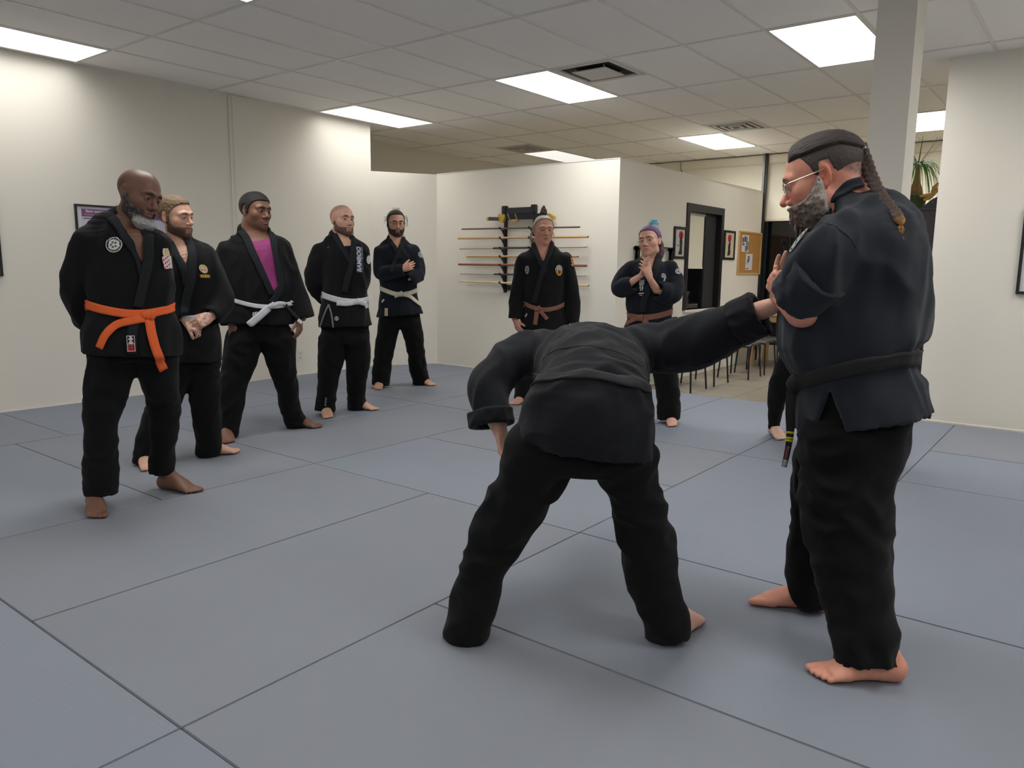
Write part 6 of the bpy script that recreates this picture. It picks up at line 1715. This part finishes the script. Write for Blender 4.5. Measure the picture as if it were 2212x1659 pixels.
f = student(dict(
    label='man in black bending forward seen from behind, right arm held up by the instructor', skin=(206, 160, 140), base=((985, 1385), (1478, 1365)), seed=31, mj=M_gib, vx=.0085, fold=.016, foldt=.014, arm_k=.05,
    torso=[(1262, 966, 158, .15, 0), (1268, 925, 150, .17, 0), (1276, 875, 136, .17, -.02), (1282, 838, 117, .15, -.07), (1283, 812, 121, .15, -.16), (1280, 797, 130, .145, -.26), (1272, 777, 138, .135, -.38), (1266, 768, 132, .115, -.48), (1262, 768, 80, .09, -.55)],
    sleeves=[([(1392, 752, -.40, 50), (1440, 752, -.37, 54), (1500, 742, -.32, 57), (1560, 716, -.27, 50), (1612, 691, -.22, 42), (1640, 677, -.20, 39)], True),
             ([(1150, 762, -.40, 50), (1098, 785, -.36, 46), (1066, 820, -.30, 45), (1056, 860, -.24, 44), (1062, 914, -.20, 40)], True)],
    pelvis=[(1270, 900, 118, .12, 0), (1268, 945, 132, .125, .0), (1264, 985, 138, .13, .0), (1262, 1018, 128, .11, .0)],
    legs=[[(1165, 985, 0, 84, .95), (1136, 1050, 0, 72), (1106, 1100, .0, 66), (1078, 1150, .01, 62), (1057, 1200, .02, 55), (1040, 1250, .03, 52), (1024, 1310, .04, 55), (1014, 1350, .04, 52), (1004, 1390, .03, 48)],
          [(1348, 985, 0, 74, .95), (1362, 1050, 0, 58), (1382, 1100, 0, 58), (1393, 1150, 0, 63), (1402, 1205, 0, 58), (1410, 1260, .0, 54), (1432, 1315, .0, 55), (1444, 1372, .0, 48)]],
    feet=[((1030, 1318), (1008, 1372), -1, (1000, 1380, .04), 1.0), ((1507, 1331), (1466, 1380), 1, (1460, 1370, .0), 1.06)],
    hands=[bent_hands, bent_hand2], handv=.0032,
    belt=((1160, 838), (1278, 810), (1404, 858), mat('worn_black_belt', (32, 33, 38), .8, bump=(500, .3, .001), stripes=('Z', 110, 0, .3)), 30), bi=3))
FIGS['bent'] = f
head(f, dict(yaw=170, pitch=55, s=1.05), 1262, 792, -.76)
S = Sdf(); S.add(f.hfn, .01); S.add(Loft([f.p(1262, 770, -.5), f.p(1262, 782, -.68)], .06, .06, f.lat), .03); V, Q = nets(S, .006)
hd = obj('body_head', mesh_np('head', V, Q, M_skin, face_cols(f, V, {})), None, f.root); hd.name = 'head'
fringe(f, 'hair', hairline(), .008, (70, 52, 42), .006)
for (P3, kind) in ((f.hits([(1172, 780), (1205, 756), (1258, 746), (1325, 756), (1385, 792)], f.J0, .002), 0),):
    ribbon('hem_band' if kind else 'seam', P3, f.m(20 if kind else 3.0), f.J0, .001, M_gib, f.jo, thick=.002, wn=4)


def rolled_cuff(fig, R, k, length, m, parent, side=None, wall=.010):
    """turned-back cuff: a ring round the end of a sleeve"""
    P, ra, rb = tube_rows(fig, R); D = unit(P[-1] - P[-2]); sd = side if side is not None else (fig.lat if abs(D @ fig.lat) < .8 else ZU); S = Sdf()
    a = P[-1] - D * length; S.add(Loft([a, P[-1] + D * .004], [ra[-2] * .25 + ra[-1] * .75 + wall * k, ra[-1] + wall * k], [rb[-2] * .25 + rb[-1] * .75 + wall * k, rb[-1] + wall * k], sd, 'ff'), .003)
    S.sub(Loft([a - D * .05, P[-1] + D * .05], [ra[-1] - .012] * 2, [rb[-1] - .012] * 2, sd, 'ff'), .004); V, Q = nets(S, .006); V = folds(V, Q, .004, 14, (1, 1, 1), 3)
    return obj('rolled_cuff', mesh_np('rolled_cuff', V, Q, m), None, parent)


rolled_cuff(f, [(1560, 716, -.27, 50), (1612, 691, -.22, 42), (1640, 677, -.20, 39)], 1.7, .085, M_gib, f.jo)
rolled_cuff(f, [(1056, 860, -.24, 44), (1060, 900, -.21, 41), (1062, 917, -.20, 40)], 1.7, .05, M_gib, f.jo)

# --- 9 the instructor


def inst_hand(fig, S):
    B = np.stack([fig.lat, -fig.h, ZU], 1)
    w = fig.p(1694, 648, .10); hand_ops(S, w, fig.p(1668, 602, .05) - w, B @ [.85, -.5, .1], B @ [-.5, -.8, -.2], 1.08, (55, 75, 50), (48, 25), 2, fore=fig.p(1733, 668, .19), fr=(.036, .052))


f = student(dict(
    label='big instructor with glasses, long grey beard and braid, holding a man by the hand', skin=(214, 148, 126), base=((1862, 1466), (1690, 1304)), seed=37, mj=M_gi2, vx=.0085, fold=.017, foldt=.015, arm_k=.04, ml=M_gi2, slits=[([(1797, 822), (1836, 945), (1748, 965)], -.06)],
    torso=[(1866, 905, 138, .20, 0), (1858, 860, 128, .20, 0), (1848, 800, 118, .185, 0), (1840, 735, 146, .21, 0), (1845, 650, 143, .225, 0), (1858, 565, 131, .235, 0), (1864, 510, 112, .22, 0), (1854, 462, 86, .16, 0), (1842, 432, 58, .11, 0), (1836, 408, 44, .08, 0)],
    sleeves=[([(1822, 520, .16, 62), (1790, 555, .20, 68), (1758, 600, .21, 66), (1738, 624, .20, 58), (1722, 643, .18, 50)], True), ([(1850, 530, -.16, 55), (1790, 600, -.22, 48), (1735, 640, -.2, 42), (1712, 620, -.1, 34)], False)],
    pelvis=[(1850, 850, 112, .17, 0), (1852, 905, 118, .17, .0), (1846, 950, 108, .16, .0)],
    legs=[[(1840, 950, .07, 108, .75), (1830, 1010, .07, 100, .8), (1824, 1075, .08, 94, .85), (1832, 1157, .09, 89, .9), (1845, 1235, .10, 81, .9), (1858, 1320, .12, 72), (1868, 1375, .14, 68), (1873, 1432, .15, 69)],
          [(1815, 950, -.12, 90, .8), (1775, 1020, -.14, 62), (1768, 1100, -.16, 54), (1760, 1180, -.17, 55), (1750, 1250, -.18, 50), (1756, 1306, -.18, 40)]],
    feet=[((1750, 1463), (1924, 1468), -1, (1930, 1440, .15), 1.14), ((1618, 1298), (1752, 1316), 1, (1750, 1300, -.18), 1.12)],
    head=dict(at=(1778, 388), yaw=-93, pitch=17, roll=0, s=1.16, jaw=1.25, cheek=1.1, nose=1.5, nw=1.2, red=1.1, lips=(150, 96, 88), browc=(96, 74, 60), open=.5, iris=(60, 70, 80), stubble=(.75, (74, 60, 54)), look=(0, -20)),
    neck=((1838, 432, 37, .0), (1814, 385, 38, .0)), ci=6, inset=.015, chest_v=520, cw=.2, hv=.0032, hands=[inst_hand], handv=.0032,
    lapels=[([(1862, 394, 0), (1835, 402), (1808, 422), (1785, 444), (1764, 462)], 24, 0)],
    belt=((1724, 830), (1838, 790), (1965, 770), M_bk, 33), bi=2,
    ends=[]))
FIGS['instructor'] = f
Fh = f
# long hair slicked back over a shaved side, tied and braided
fringe(f, 'hair', lambda x, y, z: np.minimum(z - .066 - .10 * np.clip(-y, -.05, .1) * 0 + np.clip(-y - .06, 0, 1) * .5, np.interp(y, [-.12, .05, .075, .11], [.03, .03, .0, -.02]) + .0 * z), .010, (38, 27, 22), .0032, (70, .0035), soft=.022, grain=(150, 14, 150))
fringe(f, 'shaved_hair', lambda x, y, z: np.minimum(hairline(.08, .016, .0, -.055)(x, y, z), .078 - z), .0018, (60, 50, 46), .0034, (150, .0012), soft=.02)
S = Sdf(); br = [f.p(u, v, d) for u, v, d in [(1857, 318, .0), (1868, 345, .02), (1878, 372, .05), (1889, 398, .09), (1903, 422, .12), (1920, 444, .15), (1937, 464, .18), (1946, 484, .19)]]
Bp_ = catmull(br, 17)
for i in range(16):
    T_ = unit(Bp_[i + 1] - Bp_[i]); sd = unit(np.cross(T_, f.h)); r = f.m(12.5) * (1 - .022 * i)
    for e in (-1, 1):
        c_ = Bp_[i] + (Bp_[i + 1] - Bp_[i]) * (.0 if e < 0 else .5) + sd * e * r * .42; dr = unit(T_ * .85 - sd * e * .55); nn_ = unit(np.cross(dr, f.h)); S.add(Ell(c_, np.array([r * .62, r * 1.15, r * .72]), np.stack([nn_, dr, np.cross(nn_, dr)], 1)), .003)
V, Q = nets(S, .0035); tt = np.array([np.linalg.norm(V - p_, axis=1) for p_ in Bp_]).argmin(0) / 16.0; V = V + vnormals(V, Q) * (pnoise(V * np.array([200, 200, 70]))[:, None] * .0022)
w_ = np.clip((tt - .86) / .14, 0, 1)[:, None]; cl = np.tile(np.array(lin((54, 39, 31))), (len(V), 1)) * (1 + (tt * .8)[:, None]); cl = cl * (1 - w_) + np.array(lin((176, 124, 66))) * w_
braid = obj('braid', mesh_np('braid', V, Q, M_hair, cl), None, f.root); braid['label'] = 'long brown braid ending in a golden tip'
bm = bmesh.new(); d_ = unit(br[1] - br[0]); add_tube(bm, [vec(br[0] + d_ * .004), vec(br[0] + d_ * .020)], f.m(13), 16); obj('hair_tie', bm, mat('grey_hair_tie', (150, 140, 142), .7), braid)
rp = random.Random(8); tip = br[-1]
strands(f, 'braid_tip', [[tip, tip + np.array([rp.uniform(-.01, .01), rp.uniform(-.01, .01), -.02]), tip + np.array([rp.uniform(-.015, .015), rp.uniform(-.015, .015), -.045])] for _ in range(26)], .0028, .0006, (184, 132, 72), parent=braid, nn=4)
# full beard, long at the chin
def ib(x, y, z): return np.minimum(beard_r(x, y, z, .02, .008), np.where((np.abs(x) < .02) & (y > .08) & (z > -.074) & (z < -.056), -.01, 1))
fringe(f, 'beard', ib, lambda x, y, z: .011 + .006 * np.clip((-.03 - z) / .03, 0, 1), (98, 76, 66), .0034, (85, .007), grey=(lambda x, y, z: .35 + .6 * np.clip((.03 - y) / .03, 0, 1) - .3 * np.clip((y - .06) / .02, 0, 1), (168, 158, 150)), soft=.012)
rp = random.Random(9); ps = []
for _ in range(260):
    x0 = rp.uniform(-.042, .042); y0 = rp.uniform(.03, .088); z0 = -.085 - rp.uniform(0, .015); L_ = rp.uniform(.05, .115)
    ps.append([loc2w(f, (x0, y0, z0)), loc2w(f, (x0 * .9, y0 + .004 + L_ * .10, z0 - L_ * .5)) , loc2w(f, (x0 * .6 + rp.uniform(-.012, .012), y0 * .7 + .02 - L_ * .05 + rp.uniform(-.01, .01), z0 - L_))])
strands(f, 'beard_strands', ps[:170], .0030, .0007, (84, 68, 60), parent=None, nn=4); strands(f, 'beard_strands', ps[170:], .0028, .0006, (168, 160, 152), parent=None, nn=4)
S = Sdf(); S.add(Loft([loc2w(f, (0, .045, -.07)), loc2w(f, (0, .062, -.11)), loc2w(f, (0, .058, -.15)), loc2w(f, (0, .045, -.185))], [.05, .046, .032, .012], [.045, .036, .026, .01], f.h), .01)
V, Q = nets(S, .004); V = V + vnormals(V, Q) * (pnoise(V * np.array([120, 120, 35]))[:, None] * .008); nz = np.clip(pnoise(V * 70) * 2 + .3, 0, 1)[:, None]
obj('chin_beard', mesh_np('chin_beard', V, Q, M_hair, np.tile(np.array(lin((66, 52, 46))), (len(V), 1)) * (1 - nz) + np.array(lin((120, 110, 102))) * nz), None, f.root)
glasses(f, mat('light_metal_frame', (190, 180, 160), .3, metal=.8), .022, .0155, 'thin metal-framed glasses with light temple arms')
rolled_cuff(f, [(1758, 600, .21, 66), (1730, 635, .19, 54), (1722, 643, .18, 50)], 1.7, .12, M_gi2, f.jo)
# yoke seam over the shoulder, side seam, hem bands
for pts, w_ in (([(1741, 482), (1775, 484), (1805, 492), (1830, 505), (1848, 535)], 4), ):
    P3 = [p_ for p_ in (f.hit(u, v, f.J0, .002) for u, v in pts) if p_ is not None]
    if len(P3) > 2: ribbon('seam' if w_ < 10 else 'hem_band', np.array(P3), f.m(w_ if w_ > 9 else 2.5), f.J0, .001, M_gi2, f.jo, thick=.002, wn=4)
c_ = f.hit(1729, 522, f.J0, 0)
if c_ is not None: emblem('sleeve_patch', c_, f.lat + f.h * 1.2, ZU + f.lat * .45, .075, .075, f.J0, f.jo, lambda u, v: None if u * u + v * v > 1 else ((196, 198, 200) if u * u + v * v > .8 or .34 < u * u + v * v < .5 or (u * u + v * v < .3 and math.sin(u * 11) + math.sin(v * 11) > .2) else (24, 26, 32)), 46, label='round black and white ringed sleeve patch')
# the hanging belt end with its yellow bars
eb = [f.p(u, v, d) for u, v, d in [(1722, 818, .06), (1712, 845, .05), (1708, 890, .04), (1707, 930, .03), (1703, 965, .02), (1694, 1008, .02)]]
be = ribbon('belt_end', eb, [f.m(26), f.m(26), f.m(22), f.m(17), f.m(13), f.m(11)], None, 0, M_bk, f.bo, thick=.005, wn=4, front=-f.h)
E5 = catmull(eb, 30); M_yel = mat('yellow_tape', (214, 196, 34), .5)
for z_ in (935, 944.5, 954):
    zz = f.p(1706, z_, .03)[2]; i = int(np.abs(E5[:, 2] - zz).argmin()); c0 = E5[i]; T_ = unit(E5[i + 1] - E5[i - 1])
    ribbon('yellow_bar', [c0 - T_ * f.m(2.4), c0, c0 + T_ * f.m(2.4)], f.m(16), None, 0, M_yel, be, thick=.008, wn=3, front=-f.h, nseg=4)
for v0, v1, mm, w_ in ((963, 990, mat('red_embroidery', (120, 62, 62), .7, var=.6, vscale=160), 7), (996, 1010, mat('silver_tape', (150, 152, 156), .35), 9)):
    A_ = E5[int(np.abs(E5[:, 2] - f.p(1703, v0, .02)[2]).argmin())]; B_ = E5[int(np.abs(E5[:, 2] - f.p(1695, v1, .02)[2]).argmin())]
    ribbon('belt_embroidery' if w_ == 7 else 'belt_tip', [A_ - f.h * .002, (A_ + B_) / 2 - f.h * .002, B_ - f.h * .002], f.m(w_), None, 0, mm, be, thick=.008, wn=3, front=-f.h, nseg=6)
knot(f, f.p(1722, 822, .08), M_bk, f.bo, 1.2, .5)
